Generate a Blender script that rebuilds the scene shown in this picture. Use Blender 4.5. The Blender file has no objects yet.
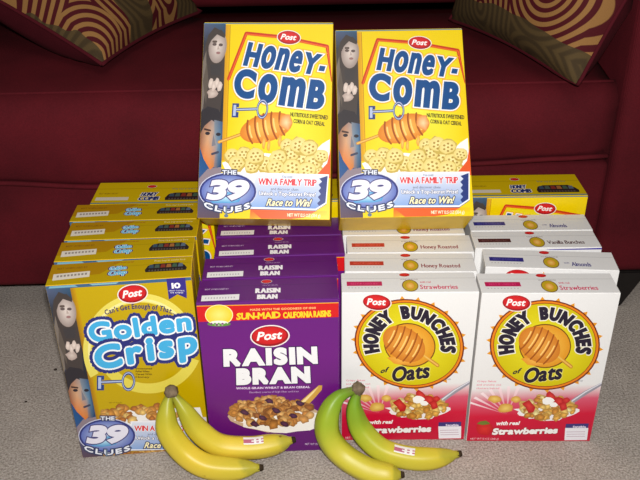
import bpy, bmesh, math, random
import numpy as np
from mathutils import Vector, Matrix
from math import sin, cos, pi, radians, sqrt, atan2

# ------------------------------------------------------------------ camera, world, light, exposure
scene = bpy.context.scene
COL = scene.collection
CAM_POS = Vector((0.0, -0.91088, 0.91035))
PITCH, ROLL, FPX = radians(30.2614), radians(-0.771), 809.54
cd = bpy.data.cameras.new('camera'); cam = bpy.data.objects.new('camera', cd); COL.objects.link(cam)
cd.sensor_fit = 'HORIZONTAL'; cd.sensor_width = 36.0; cd.lens = FPX / 640.0 * 36.0
cd.clip_start = 0.02; cd.clip_end = 50
cam.matrix_world = (Matrix.Translation(CAM_POS) @ Matrix.Rotation(pi / 2 - PITCH, 4, 'X') @ Matrix.Rotation(ROLL, 4, 'Z'))
scene.camera = cam

world = bpy.data.worlds.new('dim_room'); scene.world = world; world.use_nodes = True
wn = world.node_tree.nodes['Background']
wn.inputs['Color'].default_value = (1.0, 0.86, 0.72, 1); wn.inputs['Strength'].default_value = 0.035

fl = bpy.data.lights.new('camera_flash', 'AREA'); fl.shape = 'RECTANGLE'; fl.size = 0.035; fl.size_y = 0.02
fl.energy = 19.0; fl.color = (1.0, 0.985, 0.96)
flo = bpy.data.objects.new('camera_flash', fl); COL.objects.link(flo)
flo.location = CAM_POS + Vector((0.012, -0.01, 0.05))
flo.rotation_euler = (pi / 2 - PITCH - radians(1.0), 0, 0)
bl = bpy.data.lights.new('ceiling_bounce', 'AREA'); bl.shape = 'DISK'; bl.size = 1.2; bl.energy = 7.0; bl.color = (1.0, 0.93, 0.84)
blo = bpy.data.objects.new('ceiling_bounce', bl); COL.objects.link(blo); blo.location = (0, -0.7, 2.35); blo.rotation_euler = (radians(12), 0, 0)

vs = scene.view_settings
vs.view_transform = 'Standard'; vs.look = 'None'; vs.gamma = 1.0; vs.use_curve_mapping = False; vs.exposure = 0.0
scene.display_settings.display_device = 'sRGB'
rnd = random.Random(7)

# ------------------------------------------------------------------ materials
def lin(c):
    out = []
    for v in c[:3]:
        v /= 255.0
        out.append(v / 12.92 if v <= 0.04045 else ((v + 0.055) / 1.055) ** 2.4)
    return tuple(out) + (1.0,)

def new_mat(name):
    m = bpy.data.materials.new(name); m.use_nodes = True
    nt = m.node_tree
    return m, nt, nt.nodes['Principled BSDF']

def N(nt, typ, **kw):
    n = nt.nodes.new(typ)
    for k, v in kw.items():
        if k.startswith('i_'):
            key = k[2:].replace('_', ' ')
            n.inputs[key].default_value = v
        else:
            setattr(n, k, v)
    return n

def simple(name, c, rough=0.5, spec=0.5, noise=0.06, scale=40, bump=0.0, bscale=200, bdist=0.001):
    m, nt, b = new_mat(name)
    tc = N(nt, 'ShaderNodeTexCoord')
    nz = N(nt, 'ShaderNodeTexNoise', i_Scale=scale, i_Detail=3.0)
    nt.links.new(tc.outputs['Object'], nz.inputs['Vector'])
    r = N(nt, 'ShaderNodeValToRGB')
    L = lin(c)
    r.color_ramp.elements[0].position = .3; r.color_ramp.elements[1].position = .7
    r.color_ramp.elements[0].color = tuple(x * (1 - noise) for x in L[:3]) + (1,)
    r.color_ramp.elements[1].color = tuple(min(1, x * (1 + noise)) for x in L[:3]) + (1,)
    nt.links.new(nz.outputs['Fac'], r.inputs['Fac']); nt.links.new(r.outputs['Color'], b.inputs['Base Color'])
    b.inputs['Roughness'].default_value = rough; b.inputs['Specular IOR Level'].default_value = spec
    if bump:
        n2 = N(nt, 'ShaderNodeTexNoise', i_Scale=bscale, i_Detail=2.0)
        nt.links.new(tc.outputs['Object'], n2.inputs['Vector'])
        bp = N(nt, 'ShaderNodeBump', i_Strength=bump, i_Distance=bdist)
        nt.links.new(n2.outputs['Fac'], bp.inputs['Height']); nt.links.new(bp.outputs['Normal'], b.inputs['Normal'])
    return m

def ink_material():
    m, nt, b = new_mat('printed_card')
    at = N(nt, 'ShaderNodeVertexColor', layer_name='ink')
    tc = N(nt, 'ShaderNodeTexCoord')
    nz = N(nt, 'ShaderNodeTexNoise', i_Scale=900.0, i_Detail=1.0)
    nt.links.new(tc.outputs['Object'], nz.inputs['Vector'])
    mp = N(nt, 'ShaderNodeMapRange'); mp.inputs['To Min'].default_value = .94; mp.inputs['To Max'].default_value = 1.06
    nt.links.new(nz.outputs['Fac'], mp.inputs['Value'])
    mx = N(nt, 'ShaderNodeVectorMath', operation='MULTIPLY')
    nt.links.new(at.outputs['Color'], mx.inputs[0]); nt.links.new(mp.outputs['Result'], mx.inputs[1])
    nt.links.new(mx.outputs['Vector'], b.inputs['Base Color'])
    b.inputs['Roughness'].default_value = .32; b.inputs['Specular IOR Level'].default_value = .45
    return m
INK = ink_material()

def carpet_material():
    m, nt, b = new_mat('carpet_pile')
    tc = N(nt, 'ShaderNodeTexCoord')
    n1 = N(nt, 'ShaderNodeTexNoise', i_Scale=300.0, i_Detail=3.0, i_Roughness=.7)
    n2 = N(nt, 'ShaderNodeTexNoise', i_Scale=14.0, i_Detail=4.0)
    for n in (n1, n2): nt.links.new(tc.outputs['Object'], n.inputs['Vector'])
    r = N(nt, 'ShaderNodeValToRGB')
    r.color_ramp.elements[0].position = .32; r.color_ramp.elements[1].position = .68
    r.color_ramp.elements[0].color = lin((132, 122, 114)); r.color_ramp.elements[1].color = lin((206, 196, 187))
    nt.links.new(n1.outputs['Fac'], r.inputs['Fac'])
    mp = N(nt, 'ShaderNodeMapRange'); mp.inputs['From Min'].default_value = .3; mp.inputs['From Max'].default_value = .7
    mp.inputs['To Min'].default_value = .9; mp.inputs['To Max'].default_value = 1.06
    nt.links.new(n2.outputs['Fac'], mp.inputs['Value'])
    mx = N(nt, 'ShaderNodeVectorMath', operation='MULTIPLY')
    nt.links.new(r.outputs['Color'], mx.inputs[0]); nt.links.new(mp.outputs['Result'], mx.inputs[1])
    nt.links.new(mx.outputs['Vector'], b.inputs['Base Color'])
    bp = N(nt, 'ShaderNodeBump', i_Strength=.8, i_Distance=.004)
    nt.links.new(n1.outputs['Fac'], bp.inputs['Height']); nt.links.new(bp.outputs['Normal'], b.inputs['Normal'])
    b.inputs['Roughness'].default_value = .95; b.inputs['Specular IOR Level'].default_value = .1
    return m

def upholstery_material():
    m, nt, b = new_mat('maroon_upholstery')
    tc = N(nt, 'ShaderNodeTexCoord')
    n1 = N(nt, 'ShaderNodeTexNoise', i_Scale=9.0, i_Detail=4.0)
    n2 = N(nt, 'ShaderNodeTexNoise', i_Scale=420.0, i_Detail=2.0)
    wv = N(nt, 'ShaderNodeTexWave', i_Scale=170.0, i_Distortion=1.5, i_Detail=1.0); wv.bands_direction = 'X'
    for n in (n1, n2, wv): nt.links.new(tc.outputs['Object'], n.inputs['Vector'])
    r = N(nt, 'ShaderNodeValToRGB')
    r.color_ramp.elements[0].position = .3; r.color_ramp.elements[1].position = .7
    r.color_ramp.elements[0].color = lin((74, 15, 23)); r.color_ramp.elements[1].color = lin((90, 19, 28))
    nt.links.new(n1.outputs['Fac'], r.inputs['Fac'])
    mp = N(nt, 'ShaderNodeMapRange'); mp.inputs['To Min'].default_value = .72; mp.inputs['To Max'].default_value = 1.28
    nt.links.new(n2.outputs['Fac'], mp.inputs['Value'])
    mx = N(nt, 'ShaderNodeVectorMath', operation='MULTIPLY')
    nt.links.new(r.outputs['Color'], mx.inputs[0]); nt.links.new(mp.outputs['Result'], mx.inputs[1])
    nt.links.new(mx.outputs['Vector'], b.inputs['Base Color'])
    ad = N(nt, 'ShaderNodeMath', operation='ADD')
    nt.links.new(n2.outputs['Fac'], ad.inputs[0]); nt.links.new(wv.outputs['Fac'], ad.inputs[1])
    bp = N(nt, 'ShaderNodeBump', i_Strength=.35, i_Distance=.001)
    nt.links.new(ad.outputs['Value'], bp.inputs['Height']); nt.links.new(bp.outputs['Normal'], b.inputs['Normal'])
    b.inputs['Roughness'].default_value = .85; b.inputs['Specular IOR Level'].default_value = .15
    return m

def pillow_face_material(name, seed, axis='Y', phase=None):
    m, nt, b = new_mat(name)
    tc = N(nt, 'ShaderNodeTexCoord')
    mapn = N(nt, 'ShaderNodeMapping'); mapn.inputs['Location'].default_value = (seed, seed * .37, 0)
    mapn.inputs['Scale'].default_value = (1, 1, 0.0)
    nt.links.new(tc.outputs['Object'], mapn.inputs['Vector'])
    vo = N(nt, 'ShaderNodeTexVoronoi', i_Scale=6.6, i_Randomness=.6); vo.voronoi_dimensions = '2D'
    nt.links.new(mapn.outputs['Vector'], vo.inputs['Vector'])
    mu = N(nt, 'ShaderNodeMath', operation='MULTIPLY'); mu.inputs[1].default_value = 68.0
    nt.links.new(vo.outputs['Distance'], mu.inputs[0])
    sn = N(nt, 'ShaderNodeMath', operation='SINE'); nt.links.new(mu.outputs[0], sn.inputs[0])
    r1 = N(nt, 'ShaderNodeValToRGB'); r1.color_ramp.interpolation = 'LINEAR'
    r1.color_ramp.elements[0].position = .42; r1.color_ramp.elements[0].color = lin((70, 15, 22))
    r1.color_ramp.elements[1].position = .58; r1.color_ramp.elements[1].color = lin((138, 99, 56))
    r2 = N(nt, 'ShaderNodeValToRGB')
    r2.color_ramp.elements[0].position = .2; r2.color_ramp.elements[0].color = lin((62, 49, 31))
    r2.color_ramp.elements[1].position = .8; r2.color_ramp.elements[1].color = lin((80, 64, 39))
    mr = N(nt, 'ShaderNodeMapRange'); mr.inputs['From Min'].default_value = -1
    nt.links.new(sn.outputs[0], mr.inputs['Value'])
    for r in (r1, r2): nt.links.new(mr.outputs['Result'], r.inputs['Fac'])
    # broad bands across the cover: olive, gold-and-maroon, olive ...
    sx = N(nt, 'ShaderNodeSeparateXYZ'); nt.links.new(tc.outputs['Object'], sx.inputs[0])
    nz = N(nt, 'ShaderNodeTexNoise', i_Scale=6.0); nt.links.new(tc.outputs['Object'], nz.inputs['Vector'])
    a1 = N(nt, 'ShaderNodeMath', operation='MULTIPLY_ADD'); a1.inputs[1].default_value = .05
    nt.links.new(nz.outputs['Fac'], a1.inputs[0]); nt.links.new(sx.outputs[axis], a1.inputs[2])
    a2 = N(nt, 'ShaderNodeMath', operation='MULTIPLY_ADD'); a2.inputs[1].default_value = 36.0; a2.inputs[2].default_value = seed if phase is None else phase
    nt.links.new(a1.outputs[0], a2.inputs[0])
    s2 = N(nt, 'ShaderNodeMath', operation='SINE'); nt.links.new(a2.outputs[0], s2.inputs[0])
    gt = N(nt, 'ShaderNodeMath', operation='GREATER_THAN'); gt.inputs[1].default_value = -.05
    nt.links.new(s2.outputs[0], gt.inputs[0])
    mix = N(nt, 'ShaderNodeMix'); mix.data_type = 'RGBA'
    nt.links.new(gt.outputs[0], mix.inputs['Factor'])
    nt.links.new(r2.outputs['Color'], mix.inputs['A']); nt.links.new(r1.outputs['Color'], mix.inputs['B'])
    nt.links.new(mix.outputs['Result'], b.inputs['Base Color'])
    n3 = N(nt, 'ShaderNodeTexNoise', i_Scale=500.0); nt.links.new(tc.outputs['Object'], n3.inputs['Vector'])
    bp = N(nt, 'ShaderNodeBump', i_Strength=.3, i_Distance=.001)
    nt.links.new(n3.outputs['Fac'], bp.inputs['Height']); nt.links.new(bp.outputs['Normal'], b.inputs['Normal'])
    b.inputs['Roughness'].default_value = .8; b.inputs['Specular IOR Level'].default_value = .15
    return m

def banana_material(name, green):
    """yellow peel that turns green towards the stem (coordinate t is stored along the fruit)"""
    m, nt, b = new_mat(name)
    at = N(nt, 'ShaderNodeAttribute', attribute_name='along')
    tc = N(nt, 'ShaderNodeTexCoord')
    nz = N(nt, 'ShaderNodeTexNoise', i_Scale=26.0, i_Detail=3.0); nt.links.new(tc.outputs['Object'], nz.inputs['Vector'])
    ad = N(nt, 'ShaderNodeMath', operation='MULTIPLY_ADD'); ad.inputs[1].default_value = .18
    nt.links.new(nz.outputs['Fac'], ad.inputs[0]); nt.links.new(at.outputs['Fac'], ad.inputs[2])
    r = N(nt, 'ShaderNodeValToRGB'); e = r.color_ramp.elements
    e[0].position = .09; e[0].color = lin((92, 92, 40))
    e[1].position = .97; e[1].color = lin((196, 178, 52))
    g1 = lin((110, 148, 34)) if green else lin((160, 160, 44))
    g2 = lin((150, 168, 42)) if green else lin((196, 180, 50))
    g3 = lin((192, 182, 56)) if green else lin((214, 186, 58))
    for p_, c_ in ((.2, g1), (.42, g2), (.66, g3)):
        k = e.new(p_); k.color = c_
    k = e.new(1.0); k.color = lin((170, 160, 50))
    nt.links.new(ad.outputs[0], r.inputs['Fac'])
    sp = N(nt, 'ShaderNodeTexNoise', i_Scale=70.0, i_Detail=2.0); nt.links.new(tc.outputs['Object'], sp.inputs['Vector'])
    sr = N(nt, 'ShaderNodeValToRGB'); sr.color_ramp.elements[0].position = .72; sr.color_ramp.elements[1].position = .8
    nt.links.new(sp.outputs['Fac'], sr.inputs['Fac'])
    mix = N(nt, 'ShaderNodeMix'); mix.data_type = 'RGBA'
    mix.inputs['B'].default_value = lin((120, 84, 34))
    nt.links.new(sr.outputs['Color'], mix.inputs['Factor']); nt.links.new(r.outputs['Color'], mix.inputs['A'])
    nt.links.new(mix.outputs['Result'], b.inputs['Base Color'])
    b.inputs['Roughness'].default_value = .42; b.inputs['Specular IOR Level'].default_value = .35
    return m

M_CARPET = carpet_material(); M_SOFA = upholstery_material()
M_YELLOW = simple('yellow_card', (214, 176, 10), .38, .4); M_PURPLE = simple('purple_card', (92, 22, 120), .36, .4)
M_WHITE = simple('white_card', (226, 224, 222), .4, .4); M_LEG = simple('black_wood', (22, 18, 17), .5, .4)
M_WALL = simple('wall_paint', (188, 176, 158), .9, .2)
M_MAROON = simple('maroon_cloth', (72, 14, 24), .9, .15, bump=.3, bscale=420)
M_STEM = simple('brown_stem', (112, 96, 76), .8, .2, noise=.3, scale=160); M_TIP = simple('dark_tip', (52, 40, 26), .85, .2, noise=.4, scale=200)
M_DIRT = simple('dirt', (58, 48, 42), .95, .1)

# ------------------------------------------------------------------ object helpers
def mesh_obj(name, bm, mat, parent=None, smooth=False):
    me = bpy.data.meshes.new(name); bm.normal_update(); bm.to_mesh(me); bm.free()
    for mm in (mat if isinstance(mat, (list, tuple)) else [mat]): me.materials.append(mm)
    if smooth: me.polygons.foreach_set('use_smooth', [True] * len(me.polygons))
    o = bpy.data.objects.new(name, me); COL.objects.link(o)
    if parent: o.parent = parent
    return o

def tag(o, label, cat, group=None):
    o['label'] = label; o['category'] = cat
    if group: o['group'] = group
    return o

def structure(o): o['kind'] = 'structure'; return o

def empty(name, loc=(0, 0, 0)):
    o = bpy.data.objects.new(name, None); COL.objects.link(o); o.location = loc; o.empty_display_size = .05
    return o

def box_bm(x0, x1, y0, y1, z0, z1, bev=0.0, seg=2):
    bm = bmesh.new()
    bmesh.ops.create_cube(bm, size=1.0)
    for v in bm.verts:
        v.co = Vector(((x0 + x1) / 2 + v.co.x * (x1 - x0), (y0 + y1) / 2 + v.co.y * (y1 - y0), (z0 + z1) / 2 + v.co.z * (z1 - z0)))
    if bev: bmesh.ops.bevel(bm, geom=bm.edges[:], offset=bev, segments=seg, profile=.5, affect='EDGES')
    return bm

def tube_bm(pts, r, n=8, bm=None):
    bm = bm or bmesh.new(); rings = []
    for i, p_ in enumerate(pts):
        a = Vector(pts[max(0, i - 1)]); b_ = Vector(pts[min(len(pts) - 1, i + 1)])
        t = (b_ - a).normalized(); up = Vector((0, 0, 1)) if abs(t.z) < .9 else Vector((1, 0, 0))
        s = t.cross(up).normalized(); q = s.cross(t)
        rings.append([bm.verts.new(Vector(p_) + (s * cos(k * 2 * pi / n) + q * sin(k * 2 * pi / n)) * r) for k in range(n)])
    for i in range(len(rings) - 1):
        for k in range(n):
            bm.faces.new((rings[i][k], rings[i][(k + 1) % n], rings[i + 1][(k + 1) % n], rings[i + 1][k]))
    bm.faces.new(rings[0][::-1]); bm.faces.new(rings[-1])
    return bm

# ------------------------------------------------------------------ printing on card
ALLCH = sorted(set("ABCDEFGHIJKLMNOPQRSTUVWXYZabcdefghijklmnopqrstuvwxyz0123456789.,!&-()®'"))
GLY, FINE = {}, {}
def load_glyphs(store, res):
    obs = []
    for c in ALLCH:
        cu = bpy.data.curves.new('g', 'FONT'); cu.body = c; cu.resolution_u = res
        o = bpy.data.objects.new('g', cu); COL.objects.link(o); obs.append((c, o, cu))
    dg = bpy.context.evaluated_depsgraph_get()
    for c, o, cu in obs:
        me = bpy.data.meshes.new_from_object(o.evaluated_get(dg))
        vs_ = [(v.co.x, v.co.y) for v in me.vertices]
        fs = [tuple(p_.vertices) for p_ in me.polygons]
        cnt = {}
        for f in fs:
            for i in range(len(f)):
                k = tuple(sorted((f[i], f[(i + 1) % len(f)]))); cnt[k] = cnt.get(k, 0) + 1
        ed = [k for k, n in cnt.items() if n == 1]
        xs = [v[0] for v in vs_]
        store[c] = (vs_, fs, ed, min(xs), max(xs))
        bpy.data.meshes.remove(me)
    for c, o, cu in obs:
        bpy.data.objects.remove(o); bpy.data.curves.remove(cu)
load_glyphs(GLY, 2); load_glyphs(FINE, 6)
CAPH = max(v[1] for v in GLY['H'][0])

def layout(s, gap=.075, tall='', G_=None):
    x = 0; out = []
    for c in s:
        if c == ' ': x += .26; continue
        vs_, fs, ed, a, b_ = (G_ or GLY)[c]
        ky = CAPH / max(v[1] for v in vs_) if c in tall else 1
        kx = 1.12 if c in tall else (.6 if c == '-' and tall else 1)
        out.append((c, x, kx, ky)); x += (b_ - a) * kx + gap
    return out, x - gap

def homography(src, dst):
    A = []
    for (x, y), (u, v) in zip(src, dst):
        A.append([x, y, 1, 0, 0, 0, -u * x, -u * y, u]); A.append([0, 0, 0, x, y, 1, -v * x, -v * y, v])
    n = 8
    for i in range(n):
        p_ = max(range(i, n), key=lambda r: abs(A[r][i])); A[i], A[p_] = A[p_], A[i]
        d = A[i][i]; A[i] = [a / d for a in A[i]]
        for r in range(n):
            if r != i:
                k = A[r][i]; A[r] = [a - k * b_ for a, b_ in zip(A[r], A[i])]
    h = [A[i][8] for i in range(n)]
    return lambda x, y: ((h[0] * x + h[1] * y + h[2]) / (h[6] * x + h[7] * y + 1), (h[3] * x + h[4] * y + h[5]) / (h[6] * x + h[7] * y + 1))

EPS = 0.00003
class Print:
    """flat coloured shapes laid on a panel; side 'front' (u right, v down) or 'top' (u right, v towards the reader)"""
    def __init__(self, W, H, D, side, m):
        self.W, self.H, self.D, self.side, self.m = W, H, D, side, m
        self.v = []; self.f = []; self.c = []; self.n = 0
    def place(self, x, y, L):
        u, v = self.m(x, y)
        if self.side == 'front':
            u = min(max(u, .0006), self.W - .0006); v = min(max(v, .0006), self.H - .0006)
            return (u - self.W / 2, -.0002 - L * EPS, self.H - v)
        u = min(max(u, .001), self.W - .001); v = min(max(v, .001), self.D - .001)
        return (u - self.W / 2, self.D - v, self.H + .0009 + L * EPS)
    def raw(self, pts, faces, cols, L):
        self.n += 1; L = L + self.n * 1.2e-6 / EPS          # every shape at a depth of its own, later ones on top
        b0 = len(self.v)
        self.v += [self.place(x, y, L) for x, y in pts]
        one = not isinstance(cols, list)
        lc = lin(cols) if one else [lin(c) for c in cols]
        for f in faces:
            self.f.append(tuple(b0 + i for i in f))
            self.c.append([lc] * len(f) if one else [lc[i] for i in f])
    def poly(self, pts, col, L):
        from mathutils.geometry import tessellate_polygon
        tr = tessellate_polygon([[Vector((x, y, 0)) for x, y in pts]])
        self.raw(pts, [tuple(t) for t in tr], col, L)
    def ell(self, cx, cy, rx, ry, col, L, rot=0, n=28, a0=0, a1=2 * pi, center_col=None):
        cr, sr = cos(rot), sin(rot)
        pts = [(cx, cy)]; full = abs(a1 - a0 - 2 * pi) < 1e-6
        for i in range(n if full else n + 1):
            a = a0 + (a1 - a0) * i / n; ex, ey = rx * cos(a), ry * sin(a)
            pts.append((cx + ex * cr - ey * sr, cy + ex * sr + ey * cr))
        k = len(pts) - 1
        fs = [(0, 1 + i, 1 + (i + 1) % k) for i in range(k if full else k - 1)]
        self.raw(pts, fs, [center_col] + [col] * k if center_col else col, L)
    def ring(self, cx, cy, rx, ry, w, col, L, rot=0, n=32, a0=0, a1=2 * pi):
        cr, sr = cos(rot), sin(rot)
        pts = []
        for i in range(n + 1):
            a = a0 + (a1 - a0) * i / n
            for s in (1, (1 - w)):
                ex, ey = rx * s * cos(a), ry * s * sin(a); pts.append((cx + ex * cr - ey * sr, cy + ex * sr + ey * cr))
        self.raw(pts, [(2 * i, 2 * i + 1, 2 * i + 3, 2 * i + 2) for i in range(n)], col, L)
    def stroke(self, pts, w, col, L, closed=False):
        n = len(pts); P_ = []; F_ = []
        for i in range(n if closed else n - 1):
            self._seg(pts[i], pts[(i + 1) % n], w, P_, F_)
        for q in pts: self._dot(q, w, P_, F_)
        self.union(P_, F_, col, L)
    def union(self, P_, F_, col, L):
        from mathutils.geometry import delaunay_2d_cdt
        G = []                                     # all faces counter-clockwise
        for f in F_:
            a = sum(P_[f[i]][0] * P_[f[(i + 1) % len(f)]][1] - P_[f[(i + 1) % len(f)]][0] * P_[f[i]][1] for i in range(len(f)))
            if abs(a) > 1e-7: G.append(list(f) if a > 0 else list(f)[::-1])
        r = delaunay_2d_cdt([Vector(q) for q in P_], [], G, 0, 1e-6, False)
        V = np.array([(q[0], q[1]) for q in r[0]]); F = [tuple(f) for f in r[2]]
        if not F: return
        cen = np.array([V[list(f)].mean(axis=0) for f in F]); keep = np.zeros(len(F), bool)
        for f in G:                                # keep what lies inside one of the convex pieces
            inside = np.ones(len(F), bool)
            for a in range(len(f)):
                p0, p1 = P_[f[a]], P_[f[(a + 1) % len(f)]]
                inside &= ((p1[0] - p0[0]) * (cen[:, 1] - p0[1]) - (p1[1] - p0[1]) * (cen[:, 0] - p0[0])) >= 0
            keep |= inside
        self.raw([tuple(q) for q in V], [f for f, k in zip(F, keep) if k], col, L)
    def _seg(self, a, b_, w, P_, F_):
        dx, dy = b_[0] - a[0], b_[1] - a[1]; l = sqrt(dx * dx + dy * dy)
        if l < 1e-9: return
        nx, ny = -dy / l * w / 2, dx / l * w / 2; k = len(P_)
        P_ += [(a[0] + nx, a[1] + ny), (a[0] - nx, a[1] - ny), (b_[0] - nx, b_[1] - ny), (b_[0] + nx, b_[1] + ny)]
        F_.append((k, k + 1, k + 2, k + 3))
    def _mitre(self, a, q, b_, w, P_, F_):
        d1 = (q[0] - a[0], q[1] - a[1]); d2 = (b_[0] - q[0], b_[1] - q[1])
        l1, l2 = sqrt(d1[0] ** 2 + d1[1] ** 2), sqrt(d2[0] ** 2 + d2[1] ** 2)
        if l1 < 1e-9 or l2 < 1e-9: return
        n1, n2 = (-d1[1] / l1, d1[0] / l1), (-d2[1] / l2, d2[0] / l2)
        mx_, my_ = n1[0] + n2[0], n1[1] + n2[1]; m2 = mx_ * mx_ + my_ * my_
        for sg in (w / 2, -w / 2):
            k = len(P_); P_.append(q); P_.append((q[0] + n1[0] * sg, q[1] + n1[1] * sg))
            if m2 > .75: P_.append((q[0] + mx_ * 2 / m2 * sg, q[1] + my_ * 2 / m2 * sg))
            P_.append((q[0] + n2[0] * sg, q[1] + n2[1] * sg))
            F_.append(tuple(range(k, len(P_))))
    def _dot(self, q, w, P_, F_):
        k = len(P_); P_ += [(q[0] + w / 2 * cos(i * pi / 3), q[1] + w / 2 * sin(i * pi / 3)) for i in range(6)]
        F_.append(tuple(k + i for i in range(6)))
    def text(self, s, fn, col, L, bold=0, outline=(), gap=.075, round_=False, tall=''):
        """fn(s, t): s 0..1 along the word, t 0 at the baseline .. 1 at cap height -> drawing coordinates"""
        GL = FINE if bold > 4 else GLY
        lay, tot = layout(s, gap, tall, GL)
        if isinstance(fn, (list, tuple)):
            q = fn
            def fn(a, t, q=q):
                top = ((1 - a) * q[0][0] + a * q[1][0], (1 - a) * q[0][1] + a * q[1][1])
                bot = ((1 - a) * q[3][0] + a * q[2][0], (1 - a) * q[3][1] + a * q[2][1])
                return (bot[0] + (top[0] - bot[0]) * t, bot[1] + (top[1] - bot[1]) * t)
        if bold:                                   # the stroke thickens the word outward, so draw it a little smaller
            d = lambda a, b_: sqrt((a[0] - b_[0]) ** 2 + (a[1] - b_[1]) ** 2)
            ks = min(.12, bold / 2 / max(d(fn(0, .5), fn(.5, .5)) + d(fn(.5, .5), fn(1, .5)), 1e-6)); kt = min(.25, bold / 2 / max(d(fn(.5, 0), fn(.5, 1)), 1e-6))
            f0 = fn; fn = lambda a, t: f0(ks + a * (1 - 2 * ks), kt + t * (1 - 2 * kt))
        items = []
        for c, x, kx, ky in lay:
            vs_, fs, ed, a, b_ = GL[c]
            items.append(([fn(((vx - a) * kx + x) / tot, vy * ky / CAPH) for vx, vy in vs_], fs, ed))
        strokes = [(w + bold, cc, L + i) for i, (w, cc) in enumerate(outline)]
        strokes.append((bold, col, L + len(outline)))
        for w, cc, ll in strokes:
            if not w:
                for pts, fs, ed in items: self.raw(pts, fs, cc, ll)
                continue
            for pts, fs, ed in items:
                P_ = []; F_ = []
                nb = {}
                for i, j in ed:
                    self._seg(pts[i], pts[j], w, P_, F_); nb.setdefault(i, []).append(j); nb.setdefault(j, []).append(i)
                for i, js in nb.items():
                    if round_ or len(js) != 2: self._dot(pts[i], w, P_, F_)
                    else: self._mitre(pts[js[0]], pts[i], pts[js[1]], w, P_, F_)
                k = len(P_); P_ += pts; F_ += [tuple(k + i for i in f) for f in fs]
                self.union(P_, F_, cc, ll)
    def blob(self, cx, cy, rx, ry, col, L, rot=0, jit=.18, n=11, center_col=None):
        cr, sr = cos(rot), sin(rot); pts = [(cx, cy)]
        for i in range(n):
            a = 2 * pi * i / n; k = 1 + rnd.uniform(-jit, jit); ex, ey = rx * k * cos(a), ry * k * sin(a)
            pts.append((cx + ex * cr - ey * sr, cy + ex * sr + ey * cr))
        self.raw(pts, [(0, 1 + i, 1 + (i + 1) % n) for i in range(n)], [center_col] + [col] * n if center_col else col, L)
    def build(self, name, parent=None):
        me = bpy.data.meshes.new(name); me.from_pydata(self.v, [], self.f)
        at = me.color_attributes.new('ink', 'FLOAT_COLOR', 'CORNER')
        flat = [x for f in self.c for c in f for x in c]
        at.data.foreach_set('color', flat)
        me.materials.append(INK); me.update()
        # every print faces outward
        want = Vector((0, -1, 0)) if self.side == 'front' else Vector((0, 0, 1))
        bm = bmesh.new(); bm.from_mesh(me)
        bad = [f for f in bm.faces if f.normal.dot(want) < 0]
        bmesh.ops.reverse_faces(bm, faces=bad); bm.to_mesh(me); bm.free()
        o = bpy.data.objects.new(name, me); COL.objects.link(o)
        if parent: o.parent = parent
        return o

def zoomed(hm, ox, oy, s): return lambda x, y: hm(ox + x / s, oy + y / s)
def Q(x0, y0, x1, y1): return ((x0, y0), (x1, y0), (x1, y1), (x0, y1))
def arc_fn(cx, cy, rx0, ry0, rx1, ry1, a0, a1):
    """word on an elliptical arc, angles in degrees clockwise from the right; rx0.. baseline, rx1.. cap line"""
    def fn(s, t):
        a = radians(a0 + (a1 - a0) * s)
        return (cx + (rx0 + (rx1 - rx0) * t) * cos(a), cy + (ry0 + (ry1 - ry0) * t) * sin(a))
    return fn

RED, DRED, WHT, YEL = (204, 24, 32), (150, 14, 24), (244, 242, 240), (236, 206, 0)
def maker_badge(p, cx, cy, rx, ry, rot, L=2, lettering=True):
    p.ell(cx, cy, rx, ry, (236, 226, 224), L, rot)
    p.ell(cx, cy, rx * .93, ry * .9, DRED, L + 1, rot)
    p.ell(cx - rx * .02, cy - ry * .06, rx * .86, ry * .78, (196, 22, 30), L + 2, rot, center_col=(222, 44, 44))
    if lettering:
        def fn(s, t):
            x = (-.62 + 1.24 * s + .12 * (t - .5)) * rx; y = (.36 - .78 * t - .06 * s) * ry
            return (cx + x * cos(rot) - y * sin(rot), cy + x * sin(rot) + y * cos(rot))
        p.text('Post', fn, WHT, L + 3, bold=ry * .07, gap=.06)

def flake_pile(p, cx, cy, rx, ry, n, pal, L, size, seed=1, dome=True):
    r = random.Random(seed); pts = []
    for i in range(n):
        while True:
            a, b_ = r.uniform(-1, 1), r.uniform(-1, 1)
            if a * a + b_ * b_ < 1: break
        pts.append((b_, a))
    pts.sort()
    for k, (b_, a) in enumerate(pts):
        c = r.choice(pal); s = size * r.uniform(.7, 1.25)
        hi = tuple(min(255, int(v * 1.16) + 8) for v in c); lo = tuple(int(v * .8) for v in c)
        p.blob(cx + a * rx, cy + b_ * ry, s, s * r.uniform(.55, .85), lo, L, rot=r.uniform(-.7, .7), jit=.25, n=9, center_col=hi)

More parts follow.
